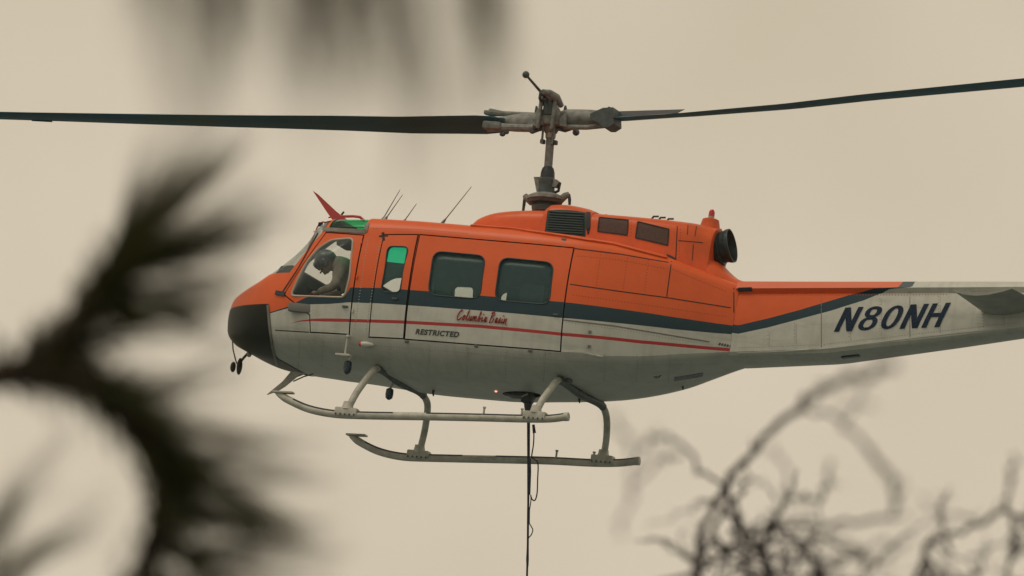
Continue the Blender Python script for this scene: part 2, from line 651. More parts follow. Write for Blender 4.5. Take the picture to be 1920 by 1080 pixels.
    l.new(bp.outputs['Normal'], b.inputs['Normal'])
    return m

def curve_pts(pix, bv, y=None):
    out = []
    for p in pix:
        h = hit(p[0], p[1], bv)
        if h is None:
            h = at(p[0], p[1], y if y is not None else -.4)
        out.append((h.x, h.z))
    return sorted(out)

hi = curve_pts([(505, 586), (540, 575), (576, 557), (605, 556), (648, 557), (656, 539), (710, 540), (800, 546), (920, 556), (1050, 566), (1150, 578), (1260, 594), (1372, 610)], BV)
lo = curve_pts([(505, 588), (540, 578), (580, 571), (620, 570), (655, 567), (710, 569), (800, 575), (920, 584), (1050, 596), (1150, 605), (1260, 617), (1372, 627)], BV)
hi = [(-3.8, hi[0][1] + .03)] + hi
lo = [(-3.8, lo[0][1] + .02)] + lo
red = curve_pts([(542, 607), (562, 602), (585, 600), (655, 601), (755, 604), (900, 612), (1055, 627), (1200, 641), (1372, 658)], BV)
m_livery = livery('fuselage_livery', hi, lo, red, -4.0, 3.0)
m_door = livery('door_livery', hi, lo, red, -4.0, 3.0, scale=4.3)

# ------------------------------------------------------------------ the helicopter
heli = empty('helicopter', 'orange and white utility helicopter with dark teal stripe hovering in smoky sky', 'helicopter', HELI)

def poly_hit(pix):
    out = []
    for p in pix:
        h = hit(p[0], p[1], BV)
        out.append((h.x, h.z) if h is not None else xz(p[0], p[1], -1.0))
    return out

P_pilot = poly_hit([(612, 437), (681, 442), (654, 626), (583, 622), (582, 590), (534, 552)])
P_panel = poly_hit([(721, 441), (783, 441), (756, 634), (693, 631)])
P_cargo = poly_hit([(788, 441), (1075, 466), (1050, 658), (760, 635)])
W_pilot = poly_hit([(548, 553), (560, 525), (577, 492), (598, 467), (622, 452), (661, 449), (654, 520), (645, 556)])
W_small = rounded(poly_hit([(728, 462), (766, 463), (750, 549), (715, 548)]), .06)
W_one = rounded(poly_hit([(814, 471), (911, 480), (900, 561), (803, 553)]), .11)
W_two = rounded(poly_hit([(939, 483), (1039, 493), (1030, 572), (928, 563)]), .11)
W_pilot_r = rounded(W_pilot, [.04, 0, .05, .06, .06, .05, 0, .05])

def prism_mesh(poly, y0, y1, m=None):
    return MB().prism(poly, y0, y1).mesh('cut', [m or m_trim], 0)

inner = hull(-0.045, -3.38, 0.62, 60, mats=[m_inside], name='inner')
outer_skin = hull(0.0, -3.68, 2.47, 90, mats=[m_livery], name='skin')
outer_door = hull(0.006, -3.68, 2.47, 90, mats=[m_door], name='dskin')
shell = boolean(outer_skin, inner, 'DIFFERENCE')
dshell = boolean(outer_door, inner, 'DIFFERENCE')
g_out = hull(-0.012, -3.60, 1.0, 90, mats=[g_clear], name='gout')
g_in = hull(-0.020, -3.58, 0.98, 90, mats=[g_clear], name='gin')
gshell = boolean(g_out, g_in, 'DIFFERENCE')

# windshield opening: everything ahead of the door pillar, above the nose deck
pa, pb = hit(540, 532, BV), (hit(603, 437, BV) or at(603, 437, -1.0))
sl_ = (pb - pa)
p0 = pa - sl_ * .06
WS = [(p0.x, .64), (pb.x, pb.z), (pb.x + .06, pb.z + .17), (pb.x - 1.4, pb.z + .17), (p0.x - 1.4, .64)]
GAP = 0.014
body = shell
for poly in (P_pilot, P_panel, P_cargo):
    for y0, y1 in ((-2, -.5), (.5, 2)):
        body = boolean(body, prism_mesh(offset_poly(poly, GAP), y0, y1, m_seam), 'DIFFERENCE')
for y0, y1 in ((-1.6, -.035), (.035, 1.6)):
    body = boolean(body, prism_mesh(WS, y0, y1, m_orange), 'DIFFERENCE')
# overhead crew windows in the roof
RX0, RX1 = (hit(617, 427, BV) or at(617, 427, -.98)).x, (hit(686, 425, BV) or at(686, 425, -.98)).x
OZ = (hit(650, 428, BV) or at(650, 428, -1.02)).z
def over_box(sgn, grow, m):
    return MB().box(((RX0 + RX1) / 2, sgn * .63, OZ + .3), (RX1 - RX0 + grow, 1.1 + grow, .6 + grow)).mesh('cut', [m], 0)
for sgn in (-1, 1):
    body = boolean(body, over_box(sgn, 0, m_greyframe), 'DIFFERENCE')
# cargo hook well
body = boolean(body, MB().lathe((at(978, 741, .1).x, .1, -.6), (0, 0, 1), [(0, .22), (.34, .22)], 24).mesh('cut', [m_dark], 0), 'DIFFERENCE')
shade(body, 28)
fus = link('fuselage', body, heli)

liner = boolean(hull(-0.048, -3.36, 0.60, 60, mats=[m_seam]), hull(-0.058, -3.34, 0.58, 60, mats=[m_inside]), 'DIFFERENCE')
for y0, y1 in ((-2, -.5), (.5, 2)):
    for poly in (W_pilot_r, W_small, W_one, W_two):
        liner = boolean(liner, prism_mesh(offset_poly(poly, .015), y0, y1, m_inside), 'DIFFERENCE')
for y0, y1 in ((-1.6, -.03), (.03, 1.6)):
    liner = boolean(liner, prism_mesh(offset_poly(WS, .01), y0, y1, m_inside), 'DIFFERENCE')
for sgn in (-1, 1):
    liner = boolean(liner, over_box(sgn, .02, m_inside), 'DIFFERENCE')
shade(liner, 30)
link('cabin_lining', liner, fus)

def make_door(name, poly, wins, mirror):
    d = boolean(dshell, prism_mesh(poly, -2, -.5, m_seam), 'INTERSECT')
    for wpoly in wins:
        d = boolean(d, prism_mesh(wpoly, -2, -.5, m_trim), 'DIFFERENCE')
    panes = [boolean(gshell, prism_mesh(offset_poly(wp, .004), -2, -.5, g_clear), 'INTERSECT') for wp in wins]
    seals = []
    for wp in wins:                                    # rubber seal that stands proud round the pane
        b = MB()
        rim = []
        for i in range(len(wp)):
            y = surf_y(wp[i][0], wp[i][1], BV)
            rim.append((wp[i][0], (y if y is not None else -1.2) - .006, wp[i][1]))
        b.tube(rim, .009, 6, closed=True)
        seals.append(b.mesh('window_seal', [m_trim]))
    if mirror:
        for me in [d] + panes + seals:
            me.transform(Matrix.Scale(-1, 4, (0, 1, 0)))
            me.flip_normals()
    shade(d, 28)
    o = link(name, d, heli)
    for p, s in zip(panes, seals):
        p.materials.clear()
        p.materials.append(g_cabin)
        p.polygons.foreach_set('material_index', [0] * len(p.polygons))
        link('window_pane', p, o)
        link('window_seal', s, o)
    return o

doors = {}
for mirror in (False, True):
    doors['panel', mirror] = make_door('hinged_panel', P_panel, [W_small], mirror)
    doors['cargo', mirror] = make_door('cargo_door', P_cargo, [W_one, W_two], mirror)
    d = boolean(dshell, prism_mesh(P_pilot, -2, -.5, m_seam), 'INTERSECT')
    d = boolean(d, prism_mesh(W_pilot_r, -2, -.5, m_trim), 'DIFFERENCE')
    # bubble window: bulged acrylic with a pale rim
    rim = []
    for p in offset_poly(W_pilot_r, .012):
        y = surf_y(p[0], p[1], BV)
        rim.append(Vector((p[0], (y if y is not None else -1.1) - .008, p[1])))
    cen = sum(rim, Vector()) / len(rim)
    bb = MB()
    K = 7
    n = len(rim)
    vs = []
    for k in range(K):
        s = 1 - k / K
        for p in rim:
            q = cen + (p - cen) * s
            q.y = q.y - .14 * (1 - s * s) + (p.y - cen.y) * 0
            vs.append(q)
    vs.append(cen + Vector((0, -.14, 0)))
    fs = [(k * n + j, k * n + (j + 1) % n, (k + 1) * n + (j + 1) % n, (k + 1) * n + j) for k in range(K - 1) for j in range(n)]
    fs += [((K - 1) * n + j, (K - 1) * n + (j + 1) % n, K * n) for j in range(n)]
    bb.add(vs, fs)
    bub = bb.mesh('bubble_window', [g_clear], 60)
    fr = MB().tube(rim, .013, 8, closed=True).mesh('window_rim', [m_frame])
    ms = [d, bub, fr]
    if mirror:
        for me in ms:
            me.transform(Matrix.Scale(-1, 4, (0, 1, 0)))
            me.flip_normals()
    shade(d, 28)
    o = link('pilot_door', d, heli)
    link('bubble_window', bub, o)
    link('window_rim', fr, o)
    doors['pilot', mirror] = o

for y0, y1 in ((-1.6, -.03), (.03, 1.6)):
    p = boolean(gshell, prism_mesh(WS, y0, y1, g_clear), 'INTERSECT')
    shade(p, 40)
    link('windshield', p, heli)
for sgn in (-1, 1):
    p = boolean(gshell, over_box(sgn, .008, g_green), 'INTERSECT')
    p.materials.clear()
    p.materials.append(g_green)
    p.polygons.foreach_set('material_index', [0] * len(p.polygons))
    link('overhead_window', p, heli)

# grey frame below the near overhead window, on the skin
def ribbon(pix, wd, name, m, parent, bv=BV, lift=.004, sub=8, y=None, mirror=False):
    pts = []
    for (a, b) in zip(pix[:-1], pix[1:]):
        for i in range(sub):
            t = i / sub
            pts.append((a[0] + (b[0] - a[0]) * t, a[1] + (b[1] - a[1]) * t))
    pts.append(pix[-1])
    P = []
    for p in pts:
        d = (RT @ ray(*p)).normalized()
        q = bv.ray_cast(EYE, d)
        if q[0] is not None:
            nn = q[1] if q[1].dot(d) < 0 else -q[1]
            P.append((q[0], nn))
    if len(P) < 2:
        return None
    b = MB()
    vs, fs = [], []
    for i, (p, nn) in enumerate(P):
        t = (P[min(i + 1, len(P) - 1)][0] - P[max(i - 1, 0)][0]).normalized()
        s = t.cross(nn).normalized() * (wd / 2)
        vs += [p + s - nn * .004, p + s + nn * lift, p - s + nn * lift, p - s - nn * .004]
    k = len(P)
    for i in range(k - 1):
        for j in range(4):
            fs.append((i * 4 + j, i * 4 + (j + 1) % 4, (i + 1) * 4 + (j + 1) % 4, (i + 1) * 4 + j))
    fs += [(0, 1, 2, 3), ((k - 1) * 4 + 3, (k - 1) * 4 + 2, (k - 1) * 4 + 1, (k - 1) * 4)]
    b.add(vs, fs)
    return b.build(name, m, parent)

ribbon([(607, 430), (686, 434)], .05, 'window_frame', m_greyframe, fus, lift=.008)
ribbon([(607, 430), (612, 419)], .04, 'window_frame', m_greyframe, fus, lift=.008)
ribbon([(685, 435), (689, 419)], .05, 'window_frame', m_greyframe, fus, lift=.008)

# chin panel: dark glossy lower nose
chin_poly = poly_hit([(440, 572), (505, 570), (512, 640), (520, 682)])
cx = [chin_poly[1], chin_poly[2], chin_poly[3]]
CP = [(-4.2, chin_poly[1][1] - .01), (cx[0][0] - .01, chin_poly[1][1]), cx[1], (cx[2][0], -.6), (-4.2, -.6)]
ch_o = hull(0.010, -3.68, -1.5, 50, mats=[m_chin])
ch_i = hull(-0.02, -3.64, -1.6, 50, mats=[m_chin])
ch = boolean(boolean(ch_o, ch_i, 'DIFFERENCE'), prism_mesh(CP, -2, 2, m_chin), 'INTERSECT')
shade(ch, 35)
chin = link('chin_window', ch, heli)
ribbon([(503, 572), (506, 610), (511, 650), (520, 684)], .03, 'window_frame', m_greyframe, chin, lift=.014)

# seams on the fixed skin behind the doors
for pts in ([(1078, 466), (1160, 476), (1253, 492)],
            [(1069, 533), (1160, 546), (1250, 558), (1370, 577)],
            [(1259, 490), (1250, 556)],
            [(1376, 540), (1376, 658)],
            [(516, 619), (580, 623)]):
    ribbon(pts, .011, 'panel_seam', m_seam, fus, lift=.0025)
ribbon([(1057, 600), (1150, 611), (1330, 641)], .016, 'panel_seam', m_grey, fus, lift=.003)
ribbon([(1053, 659), (1090, 660), (1130, 669)], .018, 'lower_door_track', m_white, fus, lift=.012)
for q in ((1106, 622), (1105, 649), (893, 648), (994, 657), (763, 640), (1232, 706)):
    ribbon([(q[0] - 3, q[1]), (q[0] + 3, q[1] + 1)], .03, 'latch', m_grey, fus, lift=.014, sub=2)
ribbon([(527, 552), (560, 502), (596, 437)], .020, 'pillar_seam', m_seam, fus, lift=.004)
ribbon([(518, 549), (535, 552)], .05, 'pillar_foot', m_dark, fus, lift=.02, sub=3)
ribbon([(1264, 711), (1290, 707), (1318, 702)], .17, 'belly_vent', m_lens, fus, lift=.004)
ribbon([(711, 443), (728, 443)], .02, 'door_latch', m_seam, fus, lift=.006, sub=3)
ribbon([(718, 436), (720, 452)], .03, 'door_latch', m_seam, fus, lift=.008, sub=3)
for k in range(5):
    ribbon([(1348 + k * 5, 644 + k), (1350.5 + k * 5, 646 + k)], .03, 'stencil_mark', m_inkg, fus, lift=.003, sub=2)
for q in ((648, 575), (1043, 590), (741, 560)):
    ribbon([(q[0] - 5, q[1]), (q[0] + 5, q[1] + .6)], .022, 'door_handle', m_hubd, fus, lift=.028, sub=3)
for q in ((664, 583), (672, 520), (680, 455)):
    ribbon([(q[0] - 2, q[1] - 3), (q[0] - 2.6, q[1] + 3)], .02, 'door_hinge', m_orange if q[1] < 540 else m_white, fus, lift=.018, sub=2)
# small cooling scoop under the pilot window
sc = hit(563, 578, BV)
if sc is not None:
    MB().box(sc + Vector((0, -.01, 0)), (.27, .10, .10), Matrix.Rotation(rad(12), 3, 'Z'), bev=.02).build('air_scoop', m_grey, fus)

# ------------------------------------------------------------------ tail boom
#       X    zbot  ybot  zcr   ycr   zled  yled  ztop ytop
TB = [(2.44, .185, .34, .235, .42, .955, .385, 1.085, .24),
      (3.6, .315, .29, .37, .36, 1.06, .325, 1.18, .20),
      (5.0, .60, .22, .64, .29, 1.185, .26, 1.295, .16),
      (6.2, .86, .17, .89, .235, 1.295, .21, 1.39, .13),
      (7.6, 1.14, .12, 1.16, .17, 1.42, .155, 1.49, .09),
      (8.6, 1.32, .09, 1.34, .13, 1.50, .12, 1.56, .07)]
TBA = np.array(TB)

def boom_ring(x):
    zb, yb, zc, yc, zl, yl, zt, yt = [float(np.interp(x, TBA[:, 0], TBA[:, k])) for k in range(1, 9)]
    h = [(0, zb - .01), (yb, zb), (yb + (yc - yb) * .55, zb + (zc - zb) * .3), (yc, zc), (yc + .012, zc + (zl - zc) * .35),
         (yc * .985, zc + (zl - zc) * .7), (yl - .01, zl - .045), (yl - .03, zl - .035), (yl + .015, zl + .02), (yl + .002, zl + .045), (yl - .03, zt - .02), (yt, zt), (0, zt + .015)]
    return [Vector((x, -p[0], p[1])) for p in h] + [Vector((x, p[0], p[1])) for p in h[-2:0:-1]]

bm_ = MB().loft([boom_ring(2.44 + 6.16 * i / 40) for i in range(41)])
tmp = bm_.mesh('boom', [m_white])
BB = bvh_of(tmp)
bhi = curve_pts([(1384, 610), (1440, 597), (1500, 581), (1560, 563), (1600, 551), (1638, 541)], BB)
blo = curve_pts([(1384, 626), (1440, 614), (1500, 598), (1560, 582), (1620, 563), (1668, 542)], BB)
th, tl = at(1697, 522, -.2), at(1722, 522, -.2)
uh, ul = at(1686, 537, -.34), at(1708, 537, -.34)
bhi = [(2.0, bhi[0][1] + .06)] + bhi + [(uh.x, uh.z), (th.x, th.z + .04), (9, 3.0)]
blo = [(2.0, blo[0][1] + .04)] + blo + [(ul.x, ul.z), (tl.x, tl.z + .04), (9, 3.0)]
m_boom = livery('tail_boom_livery', bhi, blo, None, 2.0, 9.0, scale=5.0)
boom = bm_.build('tail_boom', m_boom, heli, 25)
ribbon([(1540, 556), (1540, 652)], .008, 'panel_seam', m_grey, boom, BB, lift=.002)
ribbon([(1706, 548), (1706, 634)], .008, 'panel_seam', m_grey, boom, BB, lift=.002)
ribbon([(1384, 543), (1410, 542)], .05, 'antenna_strip', m_dark, boom, BB, lift=.008)
ribbon([(1383, 662), (1470, 659), (1560, 652), (1680, 637), (1800, 623), (1915, 612)], .016, 'lower_longeron', m_white, boom, BB, lift=.008)
ribbon([(1578, 669), (1595, 667), (1611, 665)], .06, 'belly_light', m_lens, boom, BB, lift=.02, sub=3)

# stabilizer (synchronised elevator), both sides
for sgn in (-1, 1):
    tipL, tipT = at(1787, 545, -1.3), at(1897, 541, -1.3)
    rl, rt = at(1843, 585, -.22), at(1958, 572, -.22)
    rings = []
    for k in range(7):
        s = k / 6
        L, T = rl.lerp(tipL, s), rt.lerp(tipT, s)
        ch_v = T - L
        th_ = .045 * (1 - .35 * s)
        ring = []
        for q in range(14):
            a = 2 * math.pi * q / 14
            u = (1 - math.cos(a)) / 2
            camber = -.05 * math.sin(math.pi * u)
            p = L + ch_v * u + Vector((0, 0, camber + th_ * math.sin(a) * (1 - u * .75)))
            ring.append(Vector((p.x, p.y * (1 if sgn < 0 else -1), p.z)))
        rings.append(ring)
    MB().loft(rings).build('stabilizer', m_stab, boom, 50)

# fin, tail rotor: the aircraft goes on past the edge of the frame
fin = MB()
fr_ = []
for s in (0, .5, 1):
    L, T = Vector((7.9 + .75 * s, 0, 1.4 + 1.55 * s)), Vector((8.75 + .55 * s, 0, 1.35 + 1.6 * s))
    fr_.append([L + (T - L) * ((1 - math.cos(2 * math.pi * q / 12)) / 2) + Vector((0, .07 * math.sin(2 * math.pi * q / 12), 0)) for q in range(12)])
finb = fin.loft(fr_).build('tail_fin', m_orange, heli)
hubp = Vector((9.0, -.16, 2.75))
MB().lathe(hubp + Vector((0, .1, 0)), (0, -1, 0), [(0, .06), (.1, .06), (.22, .04), (.3, .03)], 14).build('tail_rotor_hub', m_hub, finb)
for sgn in (-1, 1):
    b = MB()
    dv = Vector((math.cos(1.1), 0, math.sin(1.1))) * sgn
    cvv = Vector((-math.sin(1.1), .12, math.cos(1.1)))
    rg = []
    for r_ in (.15, .3, 1.3):
        c_ = hubp + Vector((0, -.15, 0)) + dv * r_
        rg.append([c_ + cvv * (.105 * math.cos(2 * math.pi * q / 10)) + Vector((0, .014 * math.sin(2 * math.pi * q / 10), 0)) for q in range(10)])
    b.loft(rg).build('tail_rotor_blade', m_blade, finb)

# rows of rivets along the lap joints
m_rivw = mat('grey_rivets', (0.33, 0.335, 0.305), 0.6)
m_rivo = mat('dull_orange_rivets', (0.40, 0.055, 0.014), 0.6)
def rivets(pix, m, parent, bv, lap=True, step=5.5, r_=.0075):
    pts = []
    for (a, b) in zip(pix[:-1], pix[1:]):
        k = max(1, int(math.hypot(b[0] - a[0], b[1] - a[1]) / step))
        pts += [(a[0] + (b[0] - a[0]) * i / k, a[1] + (b[1] - a[1]) * i / k) for i in range(k)]
    mb = MB()
    for p in pts:
        d = (RT @ ray(*p)).normalized()
        q = bv.ray_cast(EYE, d)
        if q[0] is None:
            continue
        nn = q[1] if q[1].dot(d) < 0 else -q[1]
        u = nn.orthogonal().normalized()
        v = nn.cross(u)
        c_ = q[0]
        ring = [c_ + (u * math.cos(t) + v * math.sin(t)) * r_ for t in [2 * math.pi * i / 6 for i in range(6)]]
        mb.add(ring + [c_ + nn * .0045], [(i, (i + 1) % 6, 6) for i in range(6)])
    if not mb.v:
        return
    o = mb.build('rivet_row', m, parent, 0)
    o['kind'] = 'stuff'
    if lap:
        off = [(p[0] + 3, p[1] + 1.5) for p in pix]
        ribbon(off, .005, 'lap_joint', m, parent, bv, lift=.0015)
for x in (556, 600, 726, 800, 872, 944, 1016, 1130, 1190, 1250):
    rivets([(x + 4, 664 if x > 1050 else 640 + (x - 650) * .05), (x, 690 if x < 700 else 715)], m_rivw, fus, BV)
rivets([(524, 634), (650, 644), (760, 652), (900, 664), (1050, 676), (1200, 684), (1360, 682)], m_rivw, fus, BV, lap=False)
rivets([(1062, 604), (1150, 616), (1340, 648)], m_rivw, fus, BV, lap=False)
for x in (1440, 1490, 1592, 1650, 1760, 1842, 1880):
    rivets([(x, {1440: 622, 1490: 606, 1592: 574, 1650: 560}.get(x, 556)), (x, 648 - (x - 1440) * .075)], m_rivw, boom, BB)
rivets([(1386, 652), (1540, 646), (1680, 630), (1910, 604)], m_rivw, boom, BB, lap=False)
rivets([(1386, 553), (1690, 553), (1780, 552)], m_rivo, boom, BB, lap=False)
for x in (1126, 1176, 1216):
    rivets([(x, 478 + (x - 1126) * .12), (x - 8, 540 + (x - 1126) * .12)], m_rivo, fus, BV, lap=False)
rivets([(1084, 480), (1160, 487), (1250, 504)], m_rivo, fus, BV, lap=False)
rivets([(1262, 505), (1320, 530), (1366, 548)], m_rivo, fus, BV, lap=False)
rivets([(1075, 553), (1200, 570), (1366, 594)], m_rivo, fus, BV, lap=False)
rivets([(700, 428), (785, 430), (880, 438)], m_rivo, fus, BV, lap=False)
rivets([(690, 446), (664, 622)], m_rivw, fus, BV, lap=False)
rivets([(713, 446), (686, 622)], m_rivw, fus, BV, lap=False)

# ------------------------------------------------------------------ cowlings on the roof
def loft_sections(tab, n, name, m, parent, smooth=35):
    """tab rows: X, base z, base half width, shoulder half width, top z, corner"""
    A = np.array(tab)
    rings = []
    for i in range(n + 1):
        x = A[0, 0] + (A[-1, 0] - A[0, 0]) * i / n
        z0, w0, w1, zt, cr = [hermite(A[:, 0], A[:, k], x) for k in range(1, 6)]
        zs = max(z0 + .01, zt - cr)
        h = [(0, z0), (w0 * .6, z0), (w0, z0)]
        h += [(w0 + (w1 - w0) * t, z0 + (zs - z0) * t) for t in (.33, .66, 1)]
        h += qbez((w1, zs), (w1 - .01, zt - .015), (max(w1 - cr * 1.2, .02), zt), 6)
        h += [(0, zt + .012)]
        rings.append([Vector((x, -p[0], p[1])) for p in h] + [Vector((x, p[0], p[1])) for p in h[-2:0:-1]])
    b = MB().loft(rings)
    return b, b.build(name, m, parent, smooth)

_, cowl_f = loft_sections([(-.98, 1.28, .10, .08, 1.42, .05), (-.92, 1.28, .26, .22, 1.50, .09), (-.78, 1.27, .38, .34, 1.60, .13), (-.55, 1.27, .46, .42, 1.665, .15),
                           (-.25, 1.27, .50, .46, 1.70, .15), (.09, 1.27, .52, .48, 1.72, .15)], 20, 'transmission_cowling', m_orange, heli)
# intake section with its louvred side screens
_, intake = loft_sections([(.05, 1.27, .53, .49, 1.745, .16), (.11, 1.27, .54, .50, 1.79, .17), (.27, 1.27, .54, .50, 1.80, .17), (.52, 1.27, .53, .49, 1.775, .17), (.62, 1.27, .52, .48, 1.745, .16)], 12, 'intake_cowling', m_orange, heli)
CB = bvh_of(intake.data)
scr = MB()
grid = []
NU, NV = 10, 8
def quad(u, v, c):
    a = [c[0][k] + (c[1][k] - c[0][k]) * u for k in (0, 1)]
    b = [c[3][k] + (c[2][k] - c[3][k]) * u for k in (0, 1)]
    return [a[k] + (b[k] - a[k]) * v for k in (0, 1)]

def patch(c, name, m, parent, bv, lift=.006, nu=NU, nv=NV, arch=0.0):
    vs, fs = [], []
    for j in range(nv + 1):
        for i in range(nu + 1):
            u, v = i / nu, j / nv
            p = quad(u, v, c)
            p[1] -= arch * 4 * u * (1 - u) * (1 - v)
            d = (RT @ ray(*p)).normalized()
            q = bv.ray_cast(EYE, d)
            if q[0] is None:
                o, nn = at(p[0], p[1], -.5), Vector((0, -1, 0))
            else:
                o, nn = q[0], (q[1] if q[1].dot(d) < 0 else -q[1])
            vs.append(o + nn * lift)
    k = len(vs)
    vs2 = [v + Vector((0, .03, 0)) for v in vs]
    W = nu + 1
    for j in range(nv):
        for i in range(nu):
            fs.append((j * W + i, j * W + i + 1, (j + 1) * W + i + 1, (j + 1) * W + i))
    edge = [i for i in range(W)] + [j * W + nu for j in range(1, nv + 1)] + [nv * W + i for i in range(nu - 1, -1, -1)] + [j * W for j in range(nv - 1, 0, -1)]
    for a, b in zip(edge, edge[1:] + edge[:1]):
        fs.append((a, b, b + k, a + k))
    return MB().add(vs + vs2, fs).build(name, m, parent, 30)

sp = patch([(1027, 395), (1098, 399), (1098, 446), (1021, 438)], 'intake_screen', m_screen, intake, CB, .004, arch=3.0)
for k in range(9):
    y0 = 397 + k * 4.6
    ribbon([(1031 - k * .7, y0 + .3), (1094, y0 + 4.4)], .012, 'louvre_slat', m_slat, sp, CB, lift=.022, sub=4)
ribbon([(1103, 399), (1103, 446)], .05, 'screen_edge', m_screen, intake, CB, lift=.012)

_, cowl_r = loft_sections([(.60, 1.22, .535, .485, 1.725, .15), (1.0, 1.14, .54, .475, 1.725, .15), (1.4, 1.08, .52, .45, 1.725, .16),
                           (1.75, 1.03, .46, .40, 1.725, .20), (1.95, 1.0, .39, .34, 1.715, .24), (2.04, 1.0, .36, .31, 1.705, .26)], 30, 'engine_cowling', m_orange, heli)
RB = bvh_of(cowl_r.data)
def grille(c, name):
    o = patch(c, name, m_mesh, cowl_r, RB, .004, 8, 6)
    edge = c + [c[0]]
    ribbon(edge, .014, 'grille_frame', m_seam, o, RB, lift=.008, sub=6)
rivets([(1115, 447), (1185, 462), (1262, 484)], m_rivo, cowl_r, RB, lap=False)
rivets([(1276, 430), (1273, 488)], m_rivo, cowl_r, RB, lap=False)
rivets([(1335, 432), (1333, 480)], m_rivo, cowl_r, RB, lap=False)
rivets([(1184, 410), (1183, 448)], m_rivo, cowl_r, RB, lap=False)
grille([(1124, 408), (1178, 413), (1176, 441), (1121, 434)], 'cooling_grille')
grille([(1196, 416), (1254, 430), (1252, 460), (1192, 446)], 'cooling_grille')
ribbon([(1270, 424), (1267, 487)], .010, 'panel_seam', m_seam, cowl_r, RB, lift=.003)
for a, b in (((1290, 422), (1289, 440)), ((1306, 424), (1303, 443)), ((1272, 451), (1318, 455)), ((1300, 458), (1298, 488)), ((1208, 470), (1226, 475))):
    ribbon([a, b], .008, 'panel_seam', m_seam, cowl_r, RB, lift=.003)
ribbon([(1250, 478), (1267, 486)], .022, 'latch', m_dark, cowl_r, RB, lift=.01)
for px in (1228, 1241, 1256):
    p = at(px, 411 + (px - 1228) * .16, -.15)
    MB().tube([p + Vector((-.05, 0, -.02)), p + Vector((-.02, 0, .03)), p + Vector((.04, 0, .035))], .012, 6).build('vent_louvre', m_dark, cowl_r)
for px in (1137, 1150, 1163, 1290, 1298):
    p = at(px, 401 + (px - 1137) * .12, -.2)
    MB().ball(p + Vector((0, 0, -.015)), (.018, .018, .012)).build('rivet_head', m_orange, cowl_r)
# fairing that runs from under the exhaust down to the boom
loft_sections([(1.9, .98, .42, .36, 1.36, .18), (2.08, .98, .39, .34, 1.31, .18), (2.2, .98, .36, .31, 1.215, .16), (2.35, .97, .33, .28, 1.125, .12), (2.55, .97, .28, .23, 1.09, .08)], 14, 'exhaust_fairing', m_orange, heli)
# exhaust
ea = Vector((1, 0, .27)).normalized()
ec = at(1354, 464, 0)
exo = MB().lathe(ec + ea * -.03, ea, [(-.06, .19), (.0, .207), (.022, .209), (.03, .20), (.032, .18)], 28).build('exhaust_collar', m_exh, heli)
b = MB().lathe(ec, ea, [(-.06, .18), (.05, .182), (.07, .19), (.09, .196), (.12, .196), (.12, .184), (.06, .165), (-.05, .16)], 28)
b.build('tail_pipe', [m_exh], exo)
# anti collision beacon
bp_ = at(1333, 412, 0)
bo = MB().lathe(bp_ + Vector((0, 0, -.06)), (0, 0, 1), [(-.10, .13), (.0, .11), (.06, .095), (.075, .06)], 16).build('beacon_mount', m_orange, heli)
MB().lathe(bp_ + Vector((0, 0, .02)), (0, 0, 1), [(0, .035), (.02, .035)], 12).build('beacon_base', m_frame, bo)
MB().lathe(bp_ + Vector((0, 0, .04)), (0, 0, 1), [(0, .036), (.05, .034), (.075, .02), (.082, .004)], 12).build('beacon_lens', m_redlens, bo)
# position light on the roof edge
pl = at(893, 430, -.98)
pf = MB().lathe(pl + Vector((0, .06, -.02)), (1, .0, -.08), [(0, .03), (.03, .065), (.2, .06), (.55, .03), (.75, .004)], 14).build('light_fairing', m_orange, heli)
MB().ball(pl + Vector((-.02, -.02, -.03)), (.05, .035, .025)).build('position_light', m_redlens, pf)
ribbon([(883, 424), (960, 430), (1075, 446), (1150, 458), (1250, 484)], .05, 'roof_edge_rail', m_orange, fus, lift=.02, sub=10)

# ------------------------------------------------------------------ mast and rotor
mb_, mt_ = at(1022, 392, 0), at(1036, 205, 0)
ax = (mt_ - mb_).normalized()
def mp(py):                                           # point on the mast axis at image height
    return mb_.lerp(mt_, (392 - py) / (392 - 205))
mast = MB().tube([mp(400), mp(205)], .048, 16).build('rotor_mast', m_hub, heli)
MB().lathe(mp(333), ax, [(-.02, .085), (.06, .08), (.11, .065), (.135, .04)], 16).build('mast_boot', m_dark, mast)
L_ = (mp(333) - mp(395)).length
b = MB().lathe(mp(397), ax, [(0, .15), (.06, .16), (.07, .13), (.09, .125), (.10, .19), (.13, .20), (.15, .17)], 24)
b.build('swashplate_support', m_hubd, mast)
b = MB().lathe(mp(377), ax, [(0, .17), (.015, .215), (.05, .21), (.075, .16), (.085, .13)], 24)
b.build('swashplate', m_hub, mast)
b = MB().lathe(mp(364), ax, [(0, .10), (.10, .09), (.13, .10), (.17, .10), (.20, .07)], 18)
b.build('scissors_sleeve', m_hubd, mast)
for pix, nm in (([(1003, 333), (1020, 333), (1020, 358), (1014, 372), (1008, 360)], 'scissors_lever'), ([(1030, 336), (1046, 338), (1050, 343), (1044, 352), (1030, 350)], 'scissors_lever')):
    P = [at(x, y, 0) for x, y in pix]
    MB().plate(P, (0, 1, 0), .09).build(nm, m_hub, mast)
MB().tube([at(1050, 342, 0), at(1047, 358, 0), at(1034, 364, 0)], .018, 8).build('drive_link', m_dark, mast)
for pix in ([(1010, 376), (995, 378), (988, 371), (984, 366)], [(1040, 376), (1052, 374), (1060, 367), (1067, 364)]):
    h_ = MB().tube([at(x, y, 0) for x, y in pix], [.05, .045, .04, .03], 10).build('swashplate_horn', m_hub, mast)
